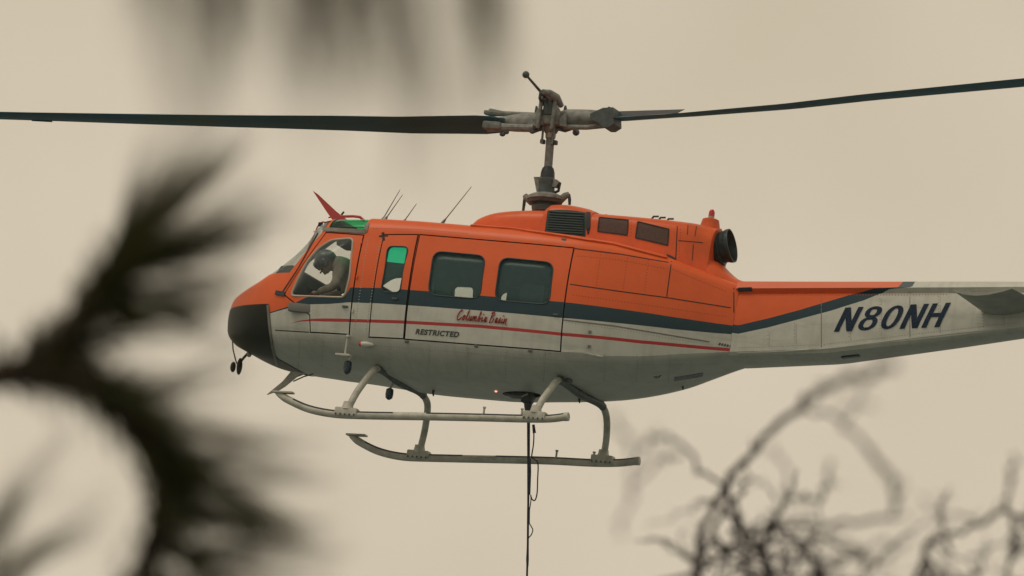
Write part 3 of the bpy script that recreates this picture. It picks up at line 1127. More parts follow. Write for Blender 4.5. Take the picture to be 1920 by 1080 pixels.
for pix in ([(984, 366), (983, 380), (981, 395)], [(1067, 364), (1068, 374), (1068, 384)]):
    MB().tube([at(x, y, 0) for x, y in pix], [.014, .02, .016], 8).build('control_rod', m_dark, mast)

HC = mp(224)                                          # hub centre
hub = MB()
hub.box(HC, (.30, .34, .17), bev=.03)
hub.lathe(HC + ax * -.16, ax, [(0, .07), (.06, .10), (.26, .10), (.30, .075), (.36, .07)], 18)
hubo = hub.build('rotor_hub', m_hub, heli)
for dx, wd in ((-.085, .05), (.085, .05)):
    MB().box(HC + Vector((dx, -.20, .06)), (wd * .8, .05, .42), bev=.012).build('stabilizer_bar_support', m_hub, hubo)
MB().box(HC + Vector((0, -.17, .12)), (.12, .05, .20), bev=.02).build('trunnion_cap', m_hubd, hubo)
for q in (-.035, .035):
    MB().ball(HC + Vector((q, -.21, .20)), .017, 8).build('bolt', m_frame, hubo)
MB().lathe(HC + ax * -.22, ax, [(0, .058), (.05, .062), (.09, .058)], 14).build('mast_collar', m_frame, hubo)
for sx in (-1, 1):
    MB().box(HC + Vector((.075 * sx + .01, -.02, -.27)), (.05, .07, .05), bev=.01).build('mixing_lever', m_dark, hubo)
    MB().tube([HC + Vector((.06 * sx, -.06, -.30)), HC + Vector((.075 * sx, -.06, .05))], .014, 8).build('pitch_link', m_hub, hubo)
# stabilizer bar: runs across the blades, weighted tips
sn, sf = at(986, 140, -.95), at(1080, 248, .95)
smid = sn.lerp(sf, .5)
sb = MB().tube([sn, sn.lerp(sf, .28), sn.lerp(sf, .5), sn.lerp(sf, .72), sf], [.014, .017, .03, .017, .014], 10).build('stabilizer_bar', m_hubd, hubo)
MB().ball(sn, .042).build('bar_weight', m_hubd, hubo)
MB().ball(sf, .042).build('bar_weight', m_hubd, hubo)
q0 = [at(1011, 180, -.45), at(1018, 172, -.45), at(1040, 178, -.2), at(1052, 190, -.12), at(1055, 205, -.1), at(1046, 203, -.1), at(1040, 190, -.15), at(1026, 183, -.3)]
MB().tube([q0[1], at(1030, 175, -.3), at(1043, 183, -.2), at(1053, 199, -.1)], [.03, .045, .05, .03], 10).build('bar_frame', m_hub, hubo)
MB().tube([at(1014, 172, -.5), at(1012, 184, -.3), at(1018, 196, -.12)], .018, 8).build('bar_link', m_hubd, hubo)
MB().ball(at(1021, 190, -.1), (.065, .05, .05)).build('damper', m_hubd, hubo)
for x, y0, y1 in ((1006, 199, 219), (1060, 198, 215)):
    MB().tube([at(x, y1, 0), at(x, (y0 + y1) / 2, 0), at(x, y0, 0)], [.016, .024, .012], 8).build('bolt', m_hubd, hubo)
for c in ([(991, 221), (1019, 228), (1019, 233), (991, 241)], [(1050, 222), (1062, 212), (1062, 238), (1050, 236)]):
    MB().plate([at(x, y, -.16) for x, y in c], (0, 1, 0), .05).build('drag_brace_arm', m_hub, hubo)
MB().tube([at(1045, 241, -.05), at(1060, 245, -.05), at(1074, 240, -.05)], .022, 8).build('pitch_horn', m_hubd, hubo)
MB().tube([at(1019, 240, -.05), at(1008, 244, -.05), at(1000, 247, -.05)], .022, 8).build('pitch_horn', m_hubd, hubo)

# blade grips
def grip(pts, parent, side):
    b = MB()
    a0, a1 = at(*pts[0], 0), at(*pts[1], 0)
    d = (a1 - a0).normalized()
    o = MB().tube([a0, a0.lerp(a1, .15), a0.lerp(a1, .6), a0.lerp(a1, .8), a1], [.10, .115, .10, .085, .07], 14).build('blade_grip', m_hub, parent)
    return o
gl = grip([(1016, 229), (930, 232)], hubo, -1)
gr = grip([(1053, 224), (1140, 220)], hubo, 1)
MB().tube([at(1015, 215, .05), at(945, 213, .05), at(918, 211, .05)], [.022, .03, .05], 10).build('drag_brace', m_hub, gl)
MB().tube([at(1000, 240, -.2), at(950, 239, -.2), at(915, 238, -.2)], [.04, .045, .06], 10).build('drag_brace', m_hub, gl)
MB().box(at(924, 236, -.2), (.22, .14, .09), bev=.025).build('retention_block', m_hub, gl)
MB().box(at(921, 212, .12), (.16, .1, .05), bev=.02).build('retention_block', m_hub, gl)
for x, y in ((949, 248), (942, 252), (998, 247)):
    MB().ball(at(x, y, -.2), (.035, .03, .025)).build('bolt', m_hubd, gl)
MB().tube([at(1055, 214, .1), at(1100, 212, .1), at(1150, 209, .1)], [.03, .026, .03], 10).build('drag_brace', m_hub, gr)
MB().tube([at(1058, 238, -.1), at(1100, 239, -.1), at(1140, 235, -.1)], [.03, .028, .03], 10).build('drag_brace', m_hub, gr)
MB().plate([at(x, y, -.1) for x, y in [(1114, 218), (1138, 207), (1157, 206), (1158, 236), (1147, 243), (1138, 243), (1128, 234), (1114, 228)]], (0, 1, 0), .3).build('retention_block', m_hubd, gr)
MB().ball(at(1142, 203, -.1), .02).build('bolt', m_dark, gr)

# blades: twisted, coned, thin
def blade(side, mid, tw, parent):
    rings = []
    pts = [at(x, y, 0) for x, y in mid]
    R_ = [abs(p.x - HC.x) for p in pts]
    rs = np.linspace(R_[0], 7.31, 44)
    for r_ in rs:
        z = float(np.interp(r_, R_, [p.z for p in pts]))
        if r_ > R_[-1]:
            sl = (pts[-1].z - pts[-2].z) / (R_[-1] - R_[-2])
            z = pts[-1].z + sl * (r_ - R_[-1])
        al = rad(float(np.interp(r_, [a for a, _ in tw], [c for _, c in tw])))
        c_ = .533 * (min(1.0, .62 + .38 * (r_ - R_[0]) / .22) if r_ < R_[0] + .22 else 1.0)
        th_ = .030 + .02 * max(0, 1 - (r_ - R_[0]) / .9)
        yd = side                                     # direction of the leading edge in Y
        ring = []
        for q in range(18):
            a = 2 * math.pi * q / 18
            u = (1 - math.cos(a)) / 2                 # 0 leading edge .. 1 trailing edge
            yy = (.5 - u) * c_
            tt = th_ * .5 * math.sin(a) * (1.25 * math.sqrt(max(u, 0)) * (1 - u) + .35 * (1 - u)) * 2
            ring.append(Vector((HC.x + side_x(side) * r_, yd * (yy * math.cos(al)) - yd * 0, z + yy * math.sin(al) + tt)))
        rings.append(ring)
    return MB().loft(rings).build('rotor_blade', m_blade, parent, 50)

def side_x(s):
    return -1 if s < 0 else 1

bl = blade(-1, [(950, 233), (906, 234), (850, 234), (760, 234.5), (640, 231), (415, 227), (240, 223), (0, 217)], [(.5, 12.5), (.7, 12.5), (1.6, 10.2), (3.4, 4.8), (6.3, -1.3), (7.3, -2.5)], hubo)
br = blade(1, [(1120, 223), (1158, 222.5), (1290, 214.5), (1480, 199), (1630, 182), (1920, 154.5)], [(.5, 10.5), (1.6, 8.2), (2.7, 6.2), (5.4, 3.2), (7.3, 2)], hubo)
MB().plate([at(58, 223, .24), at(98, 226, .24), at(98, 229, .24), at(60, 227, .24)], (0, 1, .0), .01).build('trim_tab', m_blade, bl)
MB().plate([at(x, y, .1) for x, y in [(1150, 209), (1284, 205), (1270, 212), (1150, 219)]], (0, 1, 0), .012).build('blade_doubler', m_bladeedge, br)

# ------------------------------------------------------------------ landing gear
def skid(y, pix):
    P = [at(x, yy, y) for x, yy in pix]
    dense = []
    for i in range(len(P) - 1):
        p0, p1, p2, p3 = P[max(i - 1, 0)], P[i], P[i + 1], P[min(i + 2, len(P) - 1)]
        for k in range(6):
            t = k / 6
            dense.append(0.5 * ((2 * p1) + (p2 - p0) * t + (2 * p0 - 5 * p1 + 4 * p2 - p3) * t * t + (3 * p1 - p0 - 3 * p2 + p3) * t ** 3))
    dense.append(P[-1])
    rr = [.022, .028, .034, .04] + [.045] * (len(dense) - 6) + [.045, .044]
    o = MB().tube(dense, rr, 14).build('skid_tube', m_skid, heli)
    # grip tape along the top
    i0, i1 = int(len(dense) * .14), len(dense) - 1
    for a, c in ((i0, int(len(dense) * .52)), (int(len(dense) * .56), i1)):
        b = MB()
        vs, fs = [], []
        for p in dense[a:c]:
            for an in (55, 75, 95, 115, 135):
                vs.append(p + Vector((0, math.cos(rad(an + 10)) * .0475, math.sin(rad(an + 10)) * .0475)))
        k = (c - a)
        for i in range(k - 1):
            for j in range(4):
                fs.append((i * 5 + j, i * 5 + j + 1, (i + 1) * 5 + j + 1, (i + 1) * 5 + j))
        b.add(vs, fs).build('grip_tape', m_tread, o)
    # toe plate
    t0 = dense[1]
    MB().box(t0 + Vector((.06, 0, .022)), (.24, .11, .022), Matrix.Rotation(rad(-2), 3, 'Y'), bev=.008).build('toe_plate', m_skid, o)
    for px, py in pix[6:7]:
        pass
    MB().lathe(dense[-1] + Vector((-.03, 0, -.006)), (1, 0, .12), [(0, .05), (.05, .05), (.055, .04)], 14).build('end_cap', m_skid, o)
    return o, dense
near_pix = [(519, 737), (545, 752), (580, 767), (625, 776), (680, 779), (800, 781), (900, 783), (980, 785), (1030, 785), (1063, 781)]
far_pix = [(657, 817), (680, 832), (712, 847), (755, 856.5), (810, 859), (930, 861.5), (1030, 864), (1110, 868), (1160, 868), (1196, 864)]
sk_n, dn = skid(-1.3, near_pix)
sk_f, df = skid(1.3, far_pix)
for o, y, pix in ((sk_n, -1.3, [(907, 774), (978, 777)]), (sk_f, 1.3, [(1043, 855), (1113, 858)])):
    for px, py in pix:
        p = at(px, py, y)
        MB().lathe(p + Vector((0, 0, -.05)), (0, 0, 1), [(0, .035), (.03, .035), (.035, .012), (.10, .012), (.105, .02), (.12, .018)], 10).build('tie_down_fitting', m_skid, o)
def cross(xn, xf, xb, zo):
    zs_n, zs_f = at(*xn, -1.3), at(*xf, 1.3)
    P = [zs_n + Vector((0, 0, .03)), zs_n.lerp(Vector((xb, -1.02, -.47)), .5) + Vector((0, -.05, .03)), Vector((xb, -1.02, -.46)), Vector((xb, -.86, -.385)), Vector((xb, -.62, -.36)), Vector((xb, 0, -.385)),
         Vector((xb, .62, -.36)), Vector((xb, .86, -.385)), Vector((xb, 1.02, -.46)), zs_f.lerp(Vector((xb, 1.02, -.47)), .5) + Vector((0, .05, .03)), zs_f + Vector((0, 0, .03))]
    P = [q + Vector((0, 0, zo if abs(q.y) < .95 else (zo * .5 if abs(q.y) < 1.1 else 0))) for q in P]
    dense = []
    for i in range(len(P) - 1):
        p0, p1, p2, p3 = P[max(i - 1, 0)], P[i], P[i + 1], P[min(i + 2, len(P) - 1)]
        for k in range(5):
            t = k / 5
            dense.append(0.5 * ((2 * p1) + (p2 - p0) * t + (2 * p0 - 5 * p1 + 4 * p2 - p3) * t * t + (3 * p1 - p0 - 3 * p2 + p3) * t ** 3))
    dense.append(P[-1])
    o = MB().tube(dense, .040, 12).build('cross_tube', m_skid, heli)
    for e, s in ((zs_n, -1), (zs_f, 1)):
        MB().box(e + Vector((0, 0, .012)), (.27, .12, .10), bev=.02).build('skid_saddle', m_skid, o)
        MB().lathe(e + Vector((0, 0, .04)), (0, -.12 * s, 1), [(0, .075), (.05, .062), (.09, .055)], 12).build('saddle_socket', m_skid, o)
        for k in range(5):
            MB().ball(e + Vector((-.11 + k * .055, -.063, -.02)), .012, 6).build('bolt', m_hubd, o)
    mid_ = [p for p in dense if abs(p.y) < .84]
    MB().tube(mid_, .047, 12).build('cross_tube_shade', m_hubd, o)  # shade under the belly, put in as a dark skin round the tube's middle
    for s in (-1,):
        MB().box(Vector((xb + .02, s * .66, -.335 + zo)), (.15, .12, .07), bev=.02).build('cross_tube_clamp', m_hubd, o)
    return o
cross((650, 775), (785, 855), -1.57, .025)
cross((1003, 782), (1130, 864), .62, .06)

# ------------------------------------------------------------------ small fittings
# upper wire cutter
P = [at(x, y, 0) for x, y in [(587, 358), (596, 364), (630, 396), (652, 413), (624, 413), (612, 396)]]
wc = MB().plate(P, (0, 1, 0), .025).build('upper_wire_cutter', m_red, heli)
MB().tube([at(638, 406, 0), at(662, 405.5, 0), at(675, 407, 0), at(683, 414, 0)], .016, 8).build('cutter_brace', m_red, wc)
MB().tube([at(640, 403, 0), at(645, 397, 0)], .012, 8).build('bolt', m_dark, wc)
MB().tube([at(616, 408, 0), at(626, 406, 0)], .008, 8).build('bolt', m_dark, wc)
# deflector rail in front of the windscreen
rail = [at(x, y, -.02) for x, y in [(556, 515), (566, 494), (576, 470), (588, 444), (595, 426), (600, 418), (606, 416), (613, 419)]]
ro = MB().tube(rail, .009, 8).build('wire_deflector', m_red, heli)
for a, c in (((588, 434), (600, 435)), ((579, 456), (590, 457))):
    MB().tube([at(*a, -.02), at(*c, -.02)], .007, 6).build('deflector_rung', m_frame, ro)
MB().box(at(601, 421, -.02), (.05, .04, .05), bev=.01).build('deflector_clamp', m_ink, ro)
cp = MB()
cpz = []
for i in range(14):
    x = -3.17 + .72 * i / 13
    p = BV.ray_cast(Vector((x, 0, 5)), Vector((0, 0, -1)))[0]
    cpz.append(p + Vector((0, 0, .004)))
cp.tube(cpz, .034, 8, flat=.5).build('windshield_post', m_orange, heli)
# whip antennas
for base, tip, r in (((716, 414), (750, 356), .007), ((722, 412), (755, 365), .007), ((757, 416), (781, 382), .007), ((829, 419), (884, 350), .007)):
    a, c = at(*base, -.35), at(*tip, -.35)
    a2 = a + (a - c).normalized() * .08
    o = MB().tube([a2, a.lerp(c, .06), a.lerp(c, .14), c], [.022, .018, r, r * .55], 8).build('whip_antenna', m_greyframe, heli)
MB().lathe(at(720, 416, -.35), (.2, 0, 1), [(-.05, .05), (.03, .03), (.06, .015)], 10).build('antenna_mount', m_frame, heli)
MB().box(at(787, 419, -.5), (.11, .06, .03), bev=.008).build('roof_vent', m_grey, heli)
# lower wire cutter
P = [at(x, y, 0) for x, y in [(501, 740), (530, 716), (546, 697), (575, 700), (556, 707), (535, 724), (521, 733)]]
lw = MB().plate(P, (0, 1, 0), .03).build('lower_wire_cutter', m_skid, heli)
MB().tube([at(550, 715, 0), at(570, 706, 0), at(588, 701, 0)], .008, 6).build('cutter_brace', m_hubd, lw)
# nose fittings
pn = MB().tube([at(436, 640, -.2), at(437, 655, -.2), at(441, 672, -.2), at(444, 682, -.2)], .008, 8).build('pitot_tube', m_dark, heli)
MB().tube([at(465, 662, -.2), at(456, 672, -.2), at(450, 680, -.2)], .016, 8).build('mirror_arm', m_dark, pn)
for c, r in (((437, 688), (.03, .05, .062)), ((449, 687), (.028, .06, .10))):
    MB().ball(at(*c, -.2), r, 14).build('mirror', m_black, pn)
MB().ball(at(467, 665, -.2), .03).build('mirror_clamp', m_frame, pn)
# boarding step by the pilot door
s0 = hit(651, 633, BV) or at(651, 633, -1.2)
st_ = MB().tube([at(652, 630, -1.24), at(649, 650, -1.24), at(647, 664, -1.24)], .013, 8).build('boarding_step', m_skid, heli)
MB().box(at(644, 666, -1.24), (.18, .09, .03), bev=.01).build('step_plate', m_skid, st_)
MB().ball(at(652, 631, -1.24), .025).build('step_bracket', m_skid, st_)
# lamps under the nose
for c, y, sc_ in (((651.5, 690), -1.0, 1), ((730, 739.5), -.2, .85)):
    p = at(c[0], c[1], y)
    o = MB().lathe(p, (0, 0, -1), [(-.085 * sc_, .02), (-.07 * sc_, .042), (.0, .047), (.05 * sc_, .04), (.075 * sc_, .012)], 14).build('landing_lamp', m_lens, heli)
    MB().tube([p + Vector((0, 0, .07)), p + Vector((.03, .02, .16))], .014, 8).build('lamp_arm', m_skid, o)
p = at(678, 645, -1.22)
nl = MB().lathe(p, (1, 0, 0), [(.0, .03), (.06, .035), (.13, .02), (.15, .004)], 12).build('light_housing', m_white, heli)
MB().ball(p + Vector((-.005, 0, 0)), (.03, .03, .03)).build('navigation_light', m_redlens, nl)
p = hit(930, 733, BV)
MB().ball(p, .016).build('belly_lamp', m_lamp, heli)
for px, py, y in ((812, 737, .2), (1086, 750, .25), (1280, 725, .40)):
    p = at(px, py, y)
    MB().tube([p + Vector((0, 0, .07)), p, p + Vector((.01, 0, -.035))], [.018, .014, .008], 8).build('drain_fitting', m_dark, heli)
ribbon([(1226, 706), (1232, 709), (1240, 703)], .012, 'scuff', m_seam, fus, lift=.003)
# cargo hook
hp = at(989, 750, 0)
hk = MB().box(hp + Vector((0, 0, .02)), (.13, .12, .12), bev=.025).build('cargo_hook', m_dark, heli)
MB().tube([hp + Vector((.01, 0, -.02)), hp + Vector((.03, 0, -.14))], [.05, .04], 10).build('hook_beam', m_dark, hk)
MB().box(at(975, 741, .1), (.30, .28, .05), bev=.02).build('hook_plate', m_dark, hk)
MB().tube([at(985, 746, 0) + Vector((-.02, -.07, 0)), at(993, 744, 0) + Vector((0, -.08, .02))], .012, 8).build('hook_keeper', m_frame, hk)

# ------------------------------------------------------------------ cabin
MB().box((-1.02, 0, -.10), (3.1, 1.9, .04)).build('cabin_floor', m_inside, heli)
MB().box((.55, 0, .55), (.05, 2.2, 1.45)).build('cabin_bulkhead', m_inside, heli)
m_seat = mat('seat_fabric', (0.04, 0.06, 0.068), 0.9, dirt=0.3, scale=12)
def seat(x, y, back=True):
    o = MB().box((x, y, .10), (.46, .48, .09), bev=.03).build('seat', m_seat, heli)
    if back:
        MB().box((x + .24, y, .36), (.09, .46, .52), Matrix.Rotation(rad(12), 3, 'Y'), bev=.03).build('seat_back', m_seat, o)
    MB().box((x, y, -.02), (.36, .36, .14), bev=.01).build('seat_base', m_inside, o)
seat(-1.95, -.58)
seat(-1.95, .58)
MB().box((-.9, .1, .28), (.5, .44, .62), bev=.04).build('cabin_seat', m_seat, heli)
MB().box((.2, 0, .35), (.3, 1.9, .8), bev=.04).build('bench_seat', m_seat, heli)
e0, e1 = at(951, 556, .95), at(1032, 566, .95)
MB().box(((e0.x + e1.x) / 2, 1.0, e0.z - .24), (e1.x - e0.x, .2, .7), bev=.03).build('far_window_blocker', m_seat, heli)  # added dark box, blocks part of the sky through the far cargo window
b = MB()
b.prism([(-2.98, .28), (-2.80, .16), (-2.60, .22), (-2.52, .52), (-2.60, .68), (-2.74, .76), (-2.88, .74), (-3.0, .55)], -.88, .55)
b.build('instrument_panel', m_seat, heli, 20)
g0 = at(735, 518, 1.12)
MB().tube([(g0.x - .5, 1.12, g0.z), (g0.x + .4, 1.12, g0.z + .01)], .012, 8).build('grab_rail', m_dark, heli)
MB().box((-2.36, .02, 1.22), (.34, .34, .13), bev=.03).build('overhead_console', m_seat, heli)
MB().box((-2.35, 0, .12), (.7, .3, .26), bev=.04).build('centre_console', m_inside, heli)
cy = MB().tube([(-2.32, -.58, -.08), (-2.36, -.58, .2), (-2.30, -.58, .42)], .016, 8).build('cyclic_stick', m_dark, heli)
MB().box((-2.30, -.58, .45), (.045, .045, .1), bev=.01).build('stick_grip', m_black, cy)
MB().tube([(-1.75, 1.12, .30), (-1.72, 1.12, 1.1)], .02, 8).build('door_post', m_inside, heli)

# ------------------------------------------------------------------ lettering
def text_mesh(body, bold, spacing=1.0):
    cu = bpy.data.curves.new('t', 'FONT')
    cu.body = body
    cu.offset = bold
    cu.space_character = spacing
    cu.resolution_u = 4
    o = bpy.data.objects.new('t', cu)
    COL.objects.link(o)
    dg = bpy.context.evaluated_depsgraph_get()
    dg.update()
    me = bpy.data.meshes.new_from_object(o.evaluated_get(dg))
    bpy.data.objects.remove(o)
    return me

def place_flat(V, F, bl, br_, tl, bv, name, m, parent, lift=.011):
    """V in 0..1 x 0..1 -> bilinear on three image corners, dropped on the skin along the aircraft's lateral axis"""
    a, b, c = [hit(q[0], q[1], bv) for q in (bl, br_, tl)]
    vs = []
    for q in V:
        u, v = q[0], q[1]
        x = a.x + (b.x - a.x) * u + (c.x - a.x) * v
        z = a.z + (b.z - a.z) * u + (c.z - a.z) * v
        y = surf_y(x, z, bv)
        vs.append(Vector((x, (y if y is not None else a.y) - lift - (q[2] if len(q) > 2 else 0), z)))
    k = len(vs)
    mb = MB().add(vs, F)
    return mb.build(name, m, parent, 0, fix=False)

def lettering(body, bold, spacing, bl, br_, tl, bv, name, m, parent, lift=.011):
    me = text_mesh(body, bold, spacing)
    co = np.array([v.co[:] for v in me.vertices])
    mn, mxx = co.min(0), co.max(0)
    V = [((p[0] - mn[0]) / (mxx[0] - mn[0]), (p[1] - mn[1]) / (mxx[1] - mn[1])) for p in co]
    F = [tuple(p.vertices) for p in me.polygons]
    return place_flat(V, F, bl, br_, tl, bv, name, m, parent, lift)

cargo = doors['cargo', False]
DB = BV
def block_letters(txt, bl, br_, tl, bv, name, m, parent, lift):
    V, F = [], []
    def strip(pts, half_u, half_v, closed=False):
        """thick stroke: pts in letter space 0..1"""
        k = len(pts)
        base = len(V)
        for i, p in enumerate(pts):
            a_ = pts[i - 1] if (closed or i > 0) else pts[i]
            c_ = pts[(i + 1) % k] if (closed or i < k - 1) else pts[i]
            tx, ty = c_[0] - a_[0], c_[1] - a_[1]
            q = math.hypot(tx, ty) or 1
            nx, ny = -ty / q, tx / q
            V.append((p[0] + nx * half_u, p[1] + ny * half_v, zl[0]))
            V.append((p[0] - nx * half_u, p[1] - ny * half_v, zl[0]))
        for i in range(k if closed else k - 1):
            j = (i + 1) % k
            F.append((base + 2 * i, base + 2 * i + 1, base + 2 * j + 1, base + 2 * j))
    cw = 1.0 / len(txt)
    h_ = .0235                                          # half stroke in run units
    hv = .075
    zl = [0.0]
    def line(x0, y0, x1, y1, hw):
        zl[0] = (zl[0] + .0009) % .0036
        pts = [(x0 + (x1 - x0) * t / 6, y0 + (y1 - y0) * t / 6) for t in range(7)]
        base = len(V)
        for p in pts:
            V.append((p[0] - hw, p[1], zl[0]))
            V.append((p[0] + hw, p[1], zl[0]))
        for i in range(6):
            F.append((base + 2 * i, base + 2 * i + 1, base + 2 * i + 3, base + 2 * i + 2))
    def oval(cx, cy, rx, ry):
        zl[0] = (zl[0] + .0009) % .0036
        strip([(cx + rx * math.copysign(abs(math.cos(t)) ** .85, math.cos(t)), cy + ry * math.copysign(abs(math.sin(t)) ** .85, math.sin(t))) for t in [2 * math.pi * q / 28 for q in range(28)]], h_ * .96, hv * .92, True)
    for i, ch in enumerate(txt):
        x0 = i * cw + .012
        x1 = (i + 1) * cw - .022
        if ch == 'N':
            line(x0 + h_, 0, x0 + h_, 1, h_)
            line(x1 - h_, 0, x1 - h_, 1, h_)
            line(x0 + h_, 1, x1 - h_, 0, h_ * 1.15)
        elif ch == 'H':
            line(x0 + h_, 0, x0 + h_, 1, h_)
            line(x1 - h_, 0, x1 - h_, 1, h_)
            base = len(V)
            V.extend([(x0 + h_, .43, .004), (x1 - h_, .43, .004), (x1 - h_, .59, .004), (x0 + h_, .59, .004)])
            F.append((base, base + 1, base + 2, base + 3))
        elif ch == '0':
            oval((x0 + x1) / 2, .5, (x1 - x0) / 2 - h_, .5 - hv)
        elif ch == '8':
            oval((x0 + x1) / 2, .285, (x1 - x0) / 2 - h_, .285 - hv * .9)
            oval((x0 + x1) / 2, .755, (x1 - x0) / 2 - h_ * 1.35, .245 - hv * .9)
    return place_flat(V, F, bl, br_, tl, bv, name, m, parent, lift)
block_letters('N80NH', (1561, 622.5), (1766, 613), (1583, 577), BB, 'registration_lettering', m_ink, boom, .004)
lettering('RESTRICTED', .045, 1.1, (779, 627), (860, 633), (782, 616.5), BV, 'stencil_lettering', m_inkg, cargo)

# brush script
LET = {
 'C': [[(.75, .85), (.55, 1.0), (.25, .75), (.1, .3), (.25, .0), (.6, .08), (.85, .3)]],
 'o': [[(.5, .5), (.2, .4), (.15, .1), (.45, .0), (.7, .25), (.5, .5), (.95, .42)]],
 'l': [[(.1, .15), (.55, .75), (.5, 1.0), (.3, .8), (.3, .1), (.6, .0), (.9, .2)]],
 'u': [[(.1, .5), (.15, .1), (.4, .0), (.7, .5), (.7, .05), (.95, .12)]],
 'm': [[(.05, .0), (.1, .5), (.15, .25), (.35, .5), (.4, .0), (.45, .3), (.65, .5), (.72, .0), (.97, .12)]],
 'b': [[(.1, .2), (.5, .85), (.35, 1.0), (.25, .5), (.25, .0), (.6, .05), (.65, .4), (.35, .4), (.95, .35)]],
 'i': [[(.25, .45), (.25, .02), (.6, .05), (.9, .2)], [(.3, .68), (.4, .76)]],
 'a': [[(.75, .45), (.4, .5), (.15, .2), (.35, .0), (.7, .4), (.72, .02), (.97, .12)]],
 'B': [[(.25, 1.0), (.15, .0)], [(.05, .9), (.6, 1.0), (.7, .75), (.25, .55), (.75, .4), (.65, .05), (.1, .0)]],
 's': [[(.05, .05), (.5, .55), (.65, .2), (.45, .0), (.2, .08)], [(.6, .1), (.95, .15)]],
 'n': [[(.05, .5), (.15, .0), (.2, .3), (.55, .5), (.62, .0), (.98, -.1)]]}
def script_text(txt, wds, bl, br_, tl, name, m, parent):
    a, b, c = [hit(q[0], q[1], BV) for q in (bl, br_, tl)]
    tot = sum(wds[ch] for ch in txt)
    cur = 0
    mb = MB()
    for ch in txt:
        if ch != ' ':
            for st in LET[ch]:
                P = []
                for (u, v) in st:
                    uu = (cur + u * wds[ch] * 1.02) / tot
                    x = a.x + (b.x - a.x) * uu + (c.x - a.x) * v
                    z = a.z + (b.z - a.z) * uu + (c.z - a.z) * v
                    P.append(Vector((x, surf_y(x, z, BV) - .010, z)))
                mb.tube(P, .0135, 6, flat=.35)
        cur += wds[ch]
    return mb.build(name, m, parent)
W_ = {'C': 1.3, 'o': .75, 'l': .7, 'u': .85, 'm': 1.15, 'b': .85, 'i': .55, 'a': .8, ' ': .45, 'B': 1.2, 's': .7, 'n': .9}
script_text('Columbia Basin', W_, (855, 600), (951, 608), (861, 580), 'script_lettering', m_inkr, cargo)

# ------------------------------------------------------------------ the pilot
PEL = Vector((-1.93, -.62, .22))
pil = empty('person', 'pilot in grey jacket and dark helmet leaning forward behind the bubble window', 'person', HELI @ Matrix.Translation(PEL))
m_jacket = mat('grey_flight_jacket', (0.47, 0.42, 0.37), 0.9, dirt=0.4, scale=10, bump=0.6)
m_skin = mat('skin', (0.36, 0.20, 0.14), 0.6)
m_helm = mat('dark_flight_helmet', (0.045, 0.062, 0.082), 0.35)
m_glove = mat('pale_glove', (0.32, 0.27, 0.21), 0.8)

def skin_body(nodes, edges, name, m, parent, lv=2, root=0):
    me = bpy.data.meshes.new(name)
    me.from_pydata([tuple(n_[0]) for n_ in nodes], edges, [])
    o = bpy.data.objects.new('tmp', me)
    COL.objects.link(o)
    md = o.modifiers.new('s', 'SKIN')
    md.use_smooth_shade = True
    for i, n_ in enumerate(nodes):
        r_ = n_[1]
        me.skin_vertices[0].data[i].radius = r_ if isinstance(r_, tuple) else (r_, r_)
        me.skin_vertices[0].data[i].use_root = (i == root)
    sbm = o.modifiers.new('u', 'SUBSURF')
    sbm.levels = lv
    sbm.render_levels = lv
    dg = bpy.context.evaluated_depsgraph_get()
    dg.update()
    out = bpy.data.meshes.new_from_object(o.evaluated_get(dg))
    bpy.data.objects.remove(o)
    out.materials.clear()
    out.materials.append(m)
    out.polygons.foreach_set('material_index', [0] * len(out.polygons))
    return link(name, out, parent)

def L(px, py, y):
    return at(px, py, y) - PEL
neck = L(634, 492, -.70)
head = L(611, 492, -.76)
sh_n, sh_f = L(640, 500, -.88), L(656, 505, -.42)
el_n, ha_n = L(628, 536, -.95), L(590, 550, -.80)
el_f, ha_f = L(640, 545, -.35), L(600, 556, -.45)
chest = L(640, 512, -.66)
nodes = [(Vector((0, 0, 0)), (.16, .15)), (Vector((.03, .0, .2)), (.15, .14)), (chest, (.15, .15)), (L(640, 494, -.68), (.12, .11)), (neck, .075), (head.lerp(neck, .45), .062),
         (sh_n, .085), (el_n, .058), (el_n.lerp(ha_n, .85), .042),
         (sh_f, .085), (el_f, .058), (el_f.lerp(ha_f, .85), .042),
         (Vector((-.06, -.12, -.02)), .10), (Vector((-.48, -.16, .08)), .075), (Vector((-.56, -.16, -.27)), .05), (Vector((-.70, -.16, -.30)), .045),
         (Vector((-.06, .12, -.02)), .10), (Vector((-.48, .16, .08)), .075), (Vector((-.56, .16, -.27)), .05), (Vector((-.70, .16, -.30)), .045)]
edges = [(0, 1), (1, 2), (2, 3), (3, 4), (4, 5), (3, 6), (6, 7), (7, 8), (3, 9), (9, 10), (10, 11), (0, 12), (12, 13), (13, 14), (14, 15), (0, 16), (16, 17), (17, 18), (18, 19)]
torso = skin_body(nodes, edges, 'jacket_and_trousers', m_jacket, pil)
MB().tube([L(646, 486, -.80), L(634, 500, -.93), L(630, 520, -.92), L(636, 545, -.80)], .024, 8, flat=.25).build('shoulder_harness', m_black, pil)
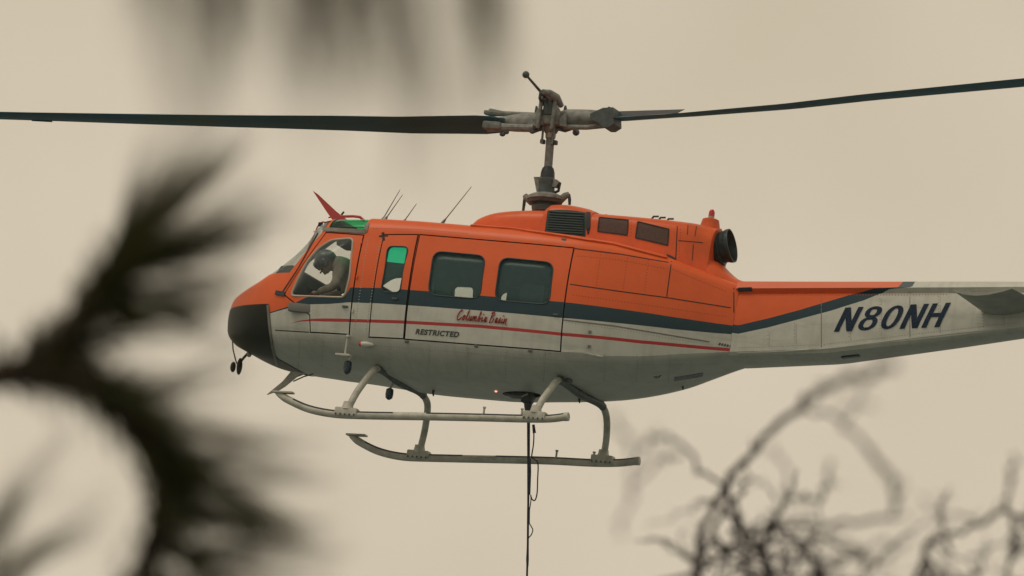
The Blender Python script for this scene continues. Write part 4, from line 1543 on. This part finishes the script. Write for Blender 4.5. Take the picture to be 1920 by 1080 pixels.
# head turned down towards the load: build upright, then tilt nose-down
hm = MB()
hm.ball((0, 0, 0), (.095, .078, .115), 20)
hm.ball((-.045, 0, -.065), (.055, .055, .055), 14)          # jaw
hm.ball((-.103, 0, -.012), (.022, .015, .026), 10)          # nose
hm.ball((-.088, 0, -.058), (.016, .026, .010), 10)          # lips
hm.ball((-.075, 0, -.098), (.022, .022, .018), 10)          # chin
for s in (-1, 1):
    hm.ball((-.083, .032 * s, .015), (.014, .016, .010), 8) # eyes
    hm.ball((.0, .08 * s, .0), (.025, .012, .035), 8)       # ears
tilt = Matrix.Rotation(rad(-42), 3, 'Y')
hm.v = [tuple(tilt @ Vector(p) + head) for p in hm.v]
ho = hm.build('head', m_skin, pil, 60)
he = MB()
rings = []
for i in range(13):
    t = i / 12
    a = math.pi * (t * .62)
    rings.append([(a, k) for k in range(24)])
vs, fs = [], []
for i in range(13):
    a = math.pi * .64 * i / 12
    for k in range(24):
        ph = 2 * math.pi * k / 24
        front = max(0, -math.cos(ph))
        aa = a * (1 - .22 * front ** 2)
        vs.append(Vector((.135 * math.sin(aa) * math.cos(ph) + .008, .125 * math.sin(aa) * math.sin(ph), .138 * math.cos(aa) + .012)))
fs = [(i * 24 + k, i * 24 + (k + 1) % 24, (i + 1) * 24 + (k + 1) % 24, (i + 1) * 24 + k) for i in range(12) for k in range(24)]
he.add(vs, fs)
for s in (-1, 1):
    he.ball((.0, .112 * s, -.03), (.05, .028, .06), 12)
he.ball((-.105, 0, .035), (.035, .085, .05), 14)            # visor cover
he.v = [tuple(tilt @ Vector(p) + head) for p in he.v]
hel = he.build('helmet', m_helm, pil, 60)
MB().tube([tilt @ Vector((-.05, -.10, -.07)) + head, tilt @ Vector((-.11, -.06, -.08)) + head, tilt @ Vector((-.115, -.01, -.065)) + head], [.006, .006, .012], 8).build('microphone_boom', m_black, hel)
for el, ha in ((el_n, ha_n), (el_f, ha_f)):
    d = (ha - el).normalized()
    side = d.cross(Vector((0, 0, 1))).normalized()
    dn_ = d.cross(side)
    hand = MB()
    hand.ball(ha, (.045, .04, .03), 12)
    for k in range(4):
        b0 = ha + d * .02 + side * (.024 - k * .016)
        ln = (.075, .085, .08, .06)[k]
        q1 = b0 + d * ln * .5 + Vector((0, 0, -.008))
        q2 = q1 + d * ln * .22 + Vector((0, 0, -.03))
        q3 = q2 - d * .012 + Vector((0, 0, -.024))
        hand.tube([b0, q1, q2, q3], [.010, .0095, .009, .007], 8)
    t0 = ha + side * .035
    hand.tube([t0, t0 + d * .03 + side * .012 + Vector((0, 0, -.02)), t0 + d * .05 + Vector((0, 0, -.045))], [.012, .011, .008], 8)
    hand.build('gloved_hand', m_glove, pil, 60)

# ------------------------------------------------------------------ long line under the hook
top = HELI @ (hp + Vector((.03, 0, -.12)))
lline = empty('long_line', 'dark taped long line hanging straight down from the cargo hook', 'cable', Matrix.Translation(top))
dl = (top - CAM).dot(FWD)
def lp(px, py, dd=0.0):
    return wpt(px, py, dl + dd) - top
m_rope = mat('dark_synthetic_rope', (0.028, 0.03, 0.045), 0.8, dirt=0.4, scale=25)
m_tape = mat('dark_blue_tape', (0.012, 0.02, 0.045), 0.6)
cab = [Vector((0, 0, .06)), lp(991, 790), lp(991, 850), lp(990.5, 940), lp(989.5, 1030), lp(988, 1085), lp(986.5, 1400), lp(986, 3300)]
ro_ = MB().tube(cab, [.019, .019, .017, .013, .013, .012, .012, .012], 10).build('rope', m_rope, lline)
MB().tube([lp(992, 860), lp(992.3, 885), lp(991.5, 928)], [.022, .024, .019], 10).build('tape_wrap', m_tape, lline)
MB().tube([lp(991, 955), lp(990.7, 981)], [.018, .018], 10).build('tape_wrap', m_tape, lline)
MB().tube([lp(989.7, 1020), lp(989, 1050), lp(989, 1062)], [.012, .017, .013], 10).build('tape_wrap', m_tape, lline)
def smooth_path(P, k=6):
    out = []
    for i in range(len(P) - 1):
        p0, p1, p2, p3 = P[max(i - 1, 0)], P[i], P[i + 1], P[min(i + 2, len(P) - 1)]
        for j in range(k):
            t = j / k
            out.append(0.5 * ((2 * p1) + (p2 - p0) * t + (2 * p0 - 5 * p1 + 4 * p2 - p3) * t * t + (3 * p1 - p0 - 3 * p2 + p3) * t ** 3))
    out.append(P[-1])
    return out
ec_ = smooth_path([lp(1000, 797), lp(1001, 815), lp(1000, 835), lp(997, 855), lp(1000, 860), lp(1008.5, 869), lp(1008, 900), lp(1007, 925), lp(1003, 938), lp(997.5, 936), lp(995, 928)])
eo = MB().tube(ec_, .0075, 8).build('release_cable', m_rope, lline)
MB().tube([lp(1000, 796), lp(1002, 812)], [.016, .02], 10).build('cable_plug', m_black, lline)
MB().tube(smooth_path([lp(995, 928), lp(995.5, 938), lp(993, 955), lp(991.5, 962)]), .006, 8).build('release_cable', m_rope, lline)
MB().tube(smooth_path([lp(991.5, 980), lp(996, 987), lp(999, 994), lp(996, 1003), lp(991, 1009), lp(989.5, 1019)]), .0065, 8).build('release_cable', m_rope, lline)
MB().box(lp(986, 3330), (.12, .12, .25), bev=.02).build('remote_hook', m_dark, lline)

# ------------------------------------------------------------------ foreground pine, far out of focus
m_bark = mat('pine_bark', (0.045, 0.03, 0.02), 0.95, dirt=0.5, scale=14, bump=0.8)
m_need = [mat('pine_needles', c, 0.6) for c in ((0.058, 0.072, 0.016), (0.080, 0.090, 0.022), (0.050, 0.050, 0.016))]
for m_ in m_need:
    n_, l_ = m_.node_tree.nodes, m_.node_tree.links
    tr = n_.new('ShaderNodeBsdfTranslucent')
    tr.inputs['Color'].default_value = (0.30, 0.26, 0.085, 1)
    ms = n_.new('ShaderNodeMixShader')
    ms.inputs[0].default_value = 0.5
    l_.new(n_['Principled BSDF'].outputs[0], ms.inputs[1])
    l_.new(tr.outputs[0], ms.inputs[2])
    l_.new(ms.outputs[0], n_['Material Output'].inputs['Surface'])
pbase = Vector((-2.1, 22.2, 0))
pine = empty('pine_tree', 'dark blurred pine with long needles at the left edge, close to the viewer', 'tree', Matrix.Translation(pbase))
trunk = MB().tube([Vector((0, 0, -.2)), Vector((.02, .02, 2)), Vector((-.03, 0, 5)), Vector((-.05, .05, 8)), Vector((-.02, 0, 11)), Vector((0, 0, 14))], [.24, .2, .17, .14, .09, .02], 14).build('trunk', m_bark, pine)

def tuft_mesh(seed, nb, per, ln, cone):
    """bundles of long needles springing from one shoot"""
    rnd = random.Random(seed)
    vs, fs = [], []
    for _ in range(nb):
        th = cone * math.sqrt(rnd.random())
        ph = rnd.random() * 2 * math.pi
        d0 = Vector((math.sin(th) * math.cos(ph), math.sin(th) * math.sin(ph), math.cos(th)))
        lb = ln * rnd.uniform(.75, 1.08)
        bend0 = Vector((rnd.uniform(-1, 1), rnd.uniform(-1, 1), rnd.uniform(-1, 1))) * .10
        bs = Vector((rnd.uniform(-.008, .008), rnd.uniform(-.008, .008), rnd.uniform(-.05, .04)))
        for _n in range(per):
            d = (d0 + Vector((rnd.uniform(-1, 1), rnd.uniform(-1, 1), rnd.uniform(-1, 1))) * .085).normalized()
            l_ = lb * rnd.uniform(.8, 1.05)
            bend = bend0 + Vector((rnd.uniform(-1, 1), rnd.uniform(-1, 1), rnd.uniform(-1, 1))) * .03
            s = d.orthogonal().normalized()
            t = d.cross(s)
            base = len(vs)
            for q, rr in ((0, 1), (.5, 1), (1, .25)):
                c_ = bs + d * (l_ * q) + bend * (l_ * q * q)
                for k in range(3):
                    a = 2 * math.pi * k / 3
                    vs.append(c_ + (s * math.cos(a) + t * math.sin(a)) * (.0012 * rr))
            for g in range(2):
                for k in range(3):
                    fs.append((base + g * 3 + k, base + g * 3 + (k + 1) % 3, base + g * 3 + 3 + (k + 1) % 3, base + g * 3 + 3 + k))
    return vs, fs
tufts = []
for k in range(4):
    v_, f_ = tuft_mesh(k, 9, 7, .085, 1.2)
    tufts.append(MB().add(v_, f_).mesh('needle_tuft', [m_need[k % 3]], 0, fix=False))
sparse = []
for k in range(4):
    v_, f_ = tuft_mesh(20 + k, 5, 6, .30, .20)
    sparse.append(MB().add(v_, f_).mesh('needle_tuft', [m_need[k % 3]], 0, fix=False))

def put_tuft(meshes, p, d, parent, sc=1.0):
    o = bpy.data.objects.new('needle_tuft', random.choice(meshes))
    COL.objects.link(o)
    o.parent = parent
    q = d.normalized().to_track_quat('Z', 'Y')
    o.matrix_local = Matrix.Translation(p) @ (q.to_matrix().to_4x4()) @ Matrix.Rotation(random.random() * 6.28, 4, 'Z') @ Matrix.Scale(sc, 4)
    return o
def pp(px, py, d):
    return wpt(px, py, d) - pbase

def limb(pts, rr, parent=pine):
    return MB().tube(smooth_path([Vector(p) for p in pts], 5), list(np.interp(np.linspace(0, 1, (len(pts) - 1) * 5 + 1), np.linspace(0, 1, len(rr)), rr)), 8).build('limb', m_bark, parent)
D1 = 22.5
z0 = pp(-60, 715, D1)
l1 = limb([Vector((-.04, 0, z0.z - .25)), pp(-350, 800, D1), z0, pp(60, 690, D1), pp(140, 610, D1), pp(205, 495, D1)], [.03, .024, .026, .03, .024, .012])
l2 = limb([pp(50, 694, D1), pp(150, 712, D1), pp(235, 760, D1), pp(300, 850, D1), pp(300, 960, D1), pp(265, 1120, D1), pp(250, 1240, D1)], [.034, .034, .030, .026, .022, .018, .014])
def dirv(a, b, dz=0.0):
    v = pp(b[0], b[1], D1) - pp(a[0], a[1], D1)
    v = v.normalized()
    return v + Vector((0, dz, 0))
# upper fan
def sprays(par, base, ends, core, n_=1):
    for b in ends:
        for k in range(n_):
            put_tuft(sparse, pp(base[0] + random.uniform(-10, 10), base[1] + random.uniform(-10, 10), D1), dirv(base, b, random.uniform(-.25, .25)), par, random.uniform(.9, 1.12))
    for k in range(core):
        put_tuft(tufts, pp(base[0] + random.uniform(-18, 18), base[1] + random.uniform(-18, 18), D1), dirv(base, ends[k % len(ends)], random.uniform(-.4, .4)), par, random.uniform(.8, 1.1))
sprays(l1, (210, 485), [(330, 250), (385, 290), (450, 345), (490, 405), (495, 470)], 2)
sprays(l1, (200, 500), [(345, 270), (420, 320), (490, 400), (480, 500)], 2)
sprays(l1, (185, 550), [(450, 560), (450, 600), (400, 400), (300, 300)], 2)
sprays(l1, (165, 590), [(450, 615), (440, 590), (330, 380)], 3)
sprays(l1, (130, 640), [(300, 430), (390, 600)], 4)
sprays(l1, (80, 675), [(260, 520), (200, 560)], 4)
sprays(l1, (20, 700), [(200, 620)], 4)
# lower arm, needles thrown to the right and downwards
sprays(l2, (90, 692), [(320, 770), (280, 740)], 5)
sprays(l2, (150, 712), [(380, 800), (330, 850)], 6)
sprays(l2, (210, 745), [(430, 690), (430, 850), (360, 930)], 6)
sprays(l2, (260, 790), [(480, 830), (440, 920)], 6)
sprays(l2, (295, 845), [(520, 850), (480, 960), (400, 1060)], 6)
sprays(l2, (305, 910), [(590, 900), (540, 1010)], 5)
sprays(l2, (300, 970), [(610, 960), (580, 1010), (470, 1160)], 5)
sprays(l2, (288, 1030), [(620, 1000), (590, 1080), (420, 1240)], 5)
sprays(l2, (268, 1100), [(570, 1100), (200, 1280), (500, 1190)], 5)
# stray needles at the lower left
l3 = limb([Vector((-.05, 0, pp(0, 1250, D1).z - .2)), pp(-200, 1250, D1), pp(-20, 1300, D1 - 1)], [.02, .012, .006])
for a, b in (((-40, 1230), (120, 900)), ((-60, 1060), (110, 800)), ((-50, 1180), (60, 860)), ((-30, 1100), (190, 960))):
    put_tuft(sparse, pp(a[0], a[1], D1 - 1), dirv(a, b, .2), l3, .9)
# bough across the top, nearer still
D2 = 12.0
l4 = limb([Vector((-.03, -.05, pp(0, -420, D1).z)), pp(-200, -420, 18), pp(200, -330, D2 + .6), pp(560, -300, D2), pp(1000, -300, D2 - .4)], [.03, .02, .014, .010, .006])
def dirt2(a, b, dz):
    return (pp(b[0], b[1], D2) - pp(a[0], a[1], D2)).normalized() + Vector((0, dz, 0))
for a, b in (((240, -260), (300, 100)), ((430, -250), (460, 100)), ((560, -250), (560, 120)), ((600, -190), (610, 170)), ((780, -150), (790, 220)), ((860, -220), (900, 120)), ((720, -250), (690, 110)), ((500, -270), (520, 90)), ((650, -270), (730, 100)), ((360, -270), (380, 100)), ((920, -270), (980, 100))):
    put_tuft(sparse, pp(a[0], a[1], D2), dirt2(a, b, random.uniform(-.3, .3)), l4, random.uniform(.75, .95))

# ------------------------------------------------------------------ bare twigs, lower right
D3 = 36.0
tb = wpt(1500, 1300, D3 + 1.0)
tbase = Vector((tb.x, tb.y, 0))
m_twig = mat('bare_twig_bark', (0.034, 0.025, 0.030), 0.9, dirt=0.4, scale=20)
bare = empty('bare_tree', 'leafless twiggy tree top blurred in the lower right corner', 'tree', Matrix.Translation(tbase))
hb = tb.z
MB().tube([Vector((0, 0, -.2)), Vector((.05, 0, hb * .5)), Vector((0, 0, hb))], [.16, .12, .06], 12).build('trunk', m_bark, bare)
def tw(px, py, dd):
    return wpt(px, py, D3 + dd * .8) - tbase
def branch(pts, r0, r1, kids=0):
    Q = [tw(*p) for p in pts]
    P = [Q[i].lerp(Q[i + 1], j / 4) for i in range(len(Q) - 1) for j in range(4)] + [Q[-1]]
    rs = [q * random.uniform(.85, 1.2) for q in np.linspace(r0 * .29, r1 * .29, len(P))]
    for i in range(len(P)):                        # knuckles and slight wobble
        P[i] = P[i] + Vector((random.uniform(-1, 1), random.uniform(-1, 1), random.uniform(-1, 1))) * .010
    o = MB().tube(P, rs, 7).build('branch', m_twig, bare)
    for _ in range(kids * 2):
        i = random.randrange(2, len(P) - 1)
        d = (P[i] - P[i - 1]).normalized()
        v = (d + Vector((random.uniform(-1, 1), random.uniform(-1, 1), random.uniform(-.6, 1))) * .9).normalized()
        l_ = random.uniform(.03, .15)
        mid = P[i] + v * l_ * .55
        MB().tube([P[i], mid, mid + (v + Vector((random.uniform(-.6, .6), 0, random.uniform(-.5, .5)))).normalized() * l_ * .45], [rs[i] * .7, rs[i] * .45, rs[i] * .12], 6).build('twig', m_twig, o)
    return o
branch([(1500, 1300, 1), (1420, 1200, 2), (1320, 1110, 4), (1303, 1077, 6), (1328, 960, 8), (1360, 914, 9), (1378, 877, 7), (1437, 822, 3), (1503, 760, -3), (1528, 739, -6), (1600, 712, -13), (1672, 684, -17)], .046, .030, 4)
branch([(1360, 914, 9), (1307, 877, 5), (1278, 835, 0), (1241, 814, -6), (1203, 835, -10), (1185, 900, -12)], .022, .013, 1)
branch([(1278, 850, -2), (1232, 862, -8), (1192, 905, -11), (1172, 960, -13), (1160, 1015, -13)], .016, .010, 1)
branch([(1360, 914, 9), (1382, 952, 9), (1399, 1010, 10), (1428, 1035, 10), (1437, 1090, 10), (1500, 1300, 1)], .022, .034, 5)
branch([(1512, 772, -4), (1562, 777, -8), (1591, 810, -10), (1640, 860, -10), (1674, 893, -10), (1687, 935, -9), (1674, 968, -7), (1628, 974, -4), (1537, 985, 0), (1453, 981, 5)], .016, .020, 3)
branch([(1453, 985, 8), (1470, 945, 5), (1500, 930, 2), (1537, 938, 0), (1556, 905, -4), (1562, 862, -8)], .022, .012, 2)
branch([(1500, 1300, 1), (1462, 1120, 6), (1428, 1035, 10), (1442, 1000, 10), (1455, 970, 9)], .04, .024, 6)
branch([(1465, 1008, 8), (1537, 1010, 4), (1600, 1025, 0), (1622, 1050, -2), (1620, 1090, -3)], .018, .018, 3)
branch([(1500, 1300, 1), (1540, 1150, 6), (1530, 1060, 8), (1490, 1020, 8), (1462, 985, 9)], .03, .022, 5)
branch([(1540, 1150, 6), (1400, 1060, 8), (1360, 1050, 6), (1340, 1000, 4)], .022, .012, 4)
branch([(1500, 1300, 1), (1700, 1150, 4), (1740, 1020, 4), (1736, 1022, 4), (1770, 1006, 4), (1840, 986, 3), (1882, 948, 2), (1898, 900, -3), (1905, 850, -6)], .03, .016, 3)
branch([(1882, 948, 2), (1900, 965, 6), (1925, 978, 6), (1980, 1010, 4)], .024, .02, 1)
branch([(1900, 968, 5), (1899, 1018, 5), (1885, 1085, 4), (1870, 1200, 3)], .02, .024, 3)
branch([(1736, 1022, 4), (1742, 1060, 3), (1744, 1100, 3), (1700, 1150, 4)], .018, .02, 1)
branch([(1840, 986, 0), (1815, 970, -4), (1760, 960, -8), (1715, 935, -10)], .012, .008, 1)
branch([(1480, 935, -4), (1477, 880, -8), (1460, 850, -10), (1440, 838, -12)], .011, .008, 0)
branch([(1148, 778, -16), (1165, 815, -15), (1190, 850, -12)], .010, .012, 0)
branch([(1430, 905, 0), (1405, 900, 3), (1375, 905, 8)], .010, .014, 0)
branch([(1570, 760, -12), (1610, 758, -14), (1635, 760, -15)], .010, .008, 0)
def thicket(cx, sx, y0, y1, n_, d0, d1, r_):
    for k in range(n_):                            # kinked, crossing twigs
        x, y = random.gauss(cx, sx), random.uniform(y0, y1)
        a = random.uniform(0, 6.28)
        l_ = random.uniform(26, 60)
        dd = random.uniform(d0, d1)
        pts = [(x, y, dd)]
        for q in range(random.randrange(2, 5)):
            a += random.choice((-1, 1)) * random.uniform(.1, .6)
            x, y, dd = x + math.cos(a) * l_, y + math.sin(a) * l_ * .8, dd + random.uniform(-2, 2)
            pts.append((x, y, dd))
        branch(pts, random.uniform(.6, 1.3) * r_, r_ * .4, random.choice((0, 1, 2)))
thicket(1425, 60, 985, 1110, 32, 5, 15, .022)
thicket(1530, 40, 1030, 1110, 9, 0, 9, .018)
thicket(1820, 70, 1020, 1110, 14, -4, 8, .018)
thicket(1350, 40, 930, 1060, 8, 2, 12, .015)
thicket(1640, 90, 980, 1070, 4, -16, -6, .013)

# ------------------------------------------------------------------ smoke in the air between
hz = MB().box((0, 0, 18.0), (6100, 6100, 45.0)).build('haze', [], smooth=0)
hz['kind'] = 'stuff'
hz['label'] = 'thin tan wildfire smoke filling the air'
hm_ = bpy.data.materials.new('thin_smoke')
hm_.use_nodes = True
hm_.node_tree.nodes.clear()
ho_ = hm_.node_tree.nodes.new('ShaderNodeOutputMaterial')
pv = hm_.node_tree.nodes.new('ShaderNodeVolumePrincipled')
pv.inputs['Color'].default_value = (0.80, 0.84, 0.80, 1)
pv.inputs['Density'].default_value = 0.00012
hm_.node_tree.links.new(pv.outputs[0], ho_.inputs['Volume'])
hz.data.materials.append(hm_)
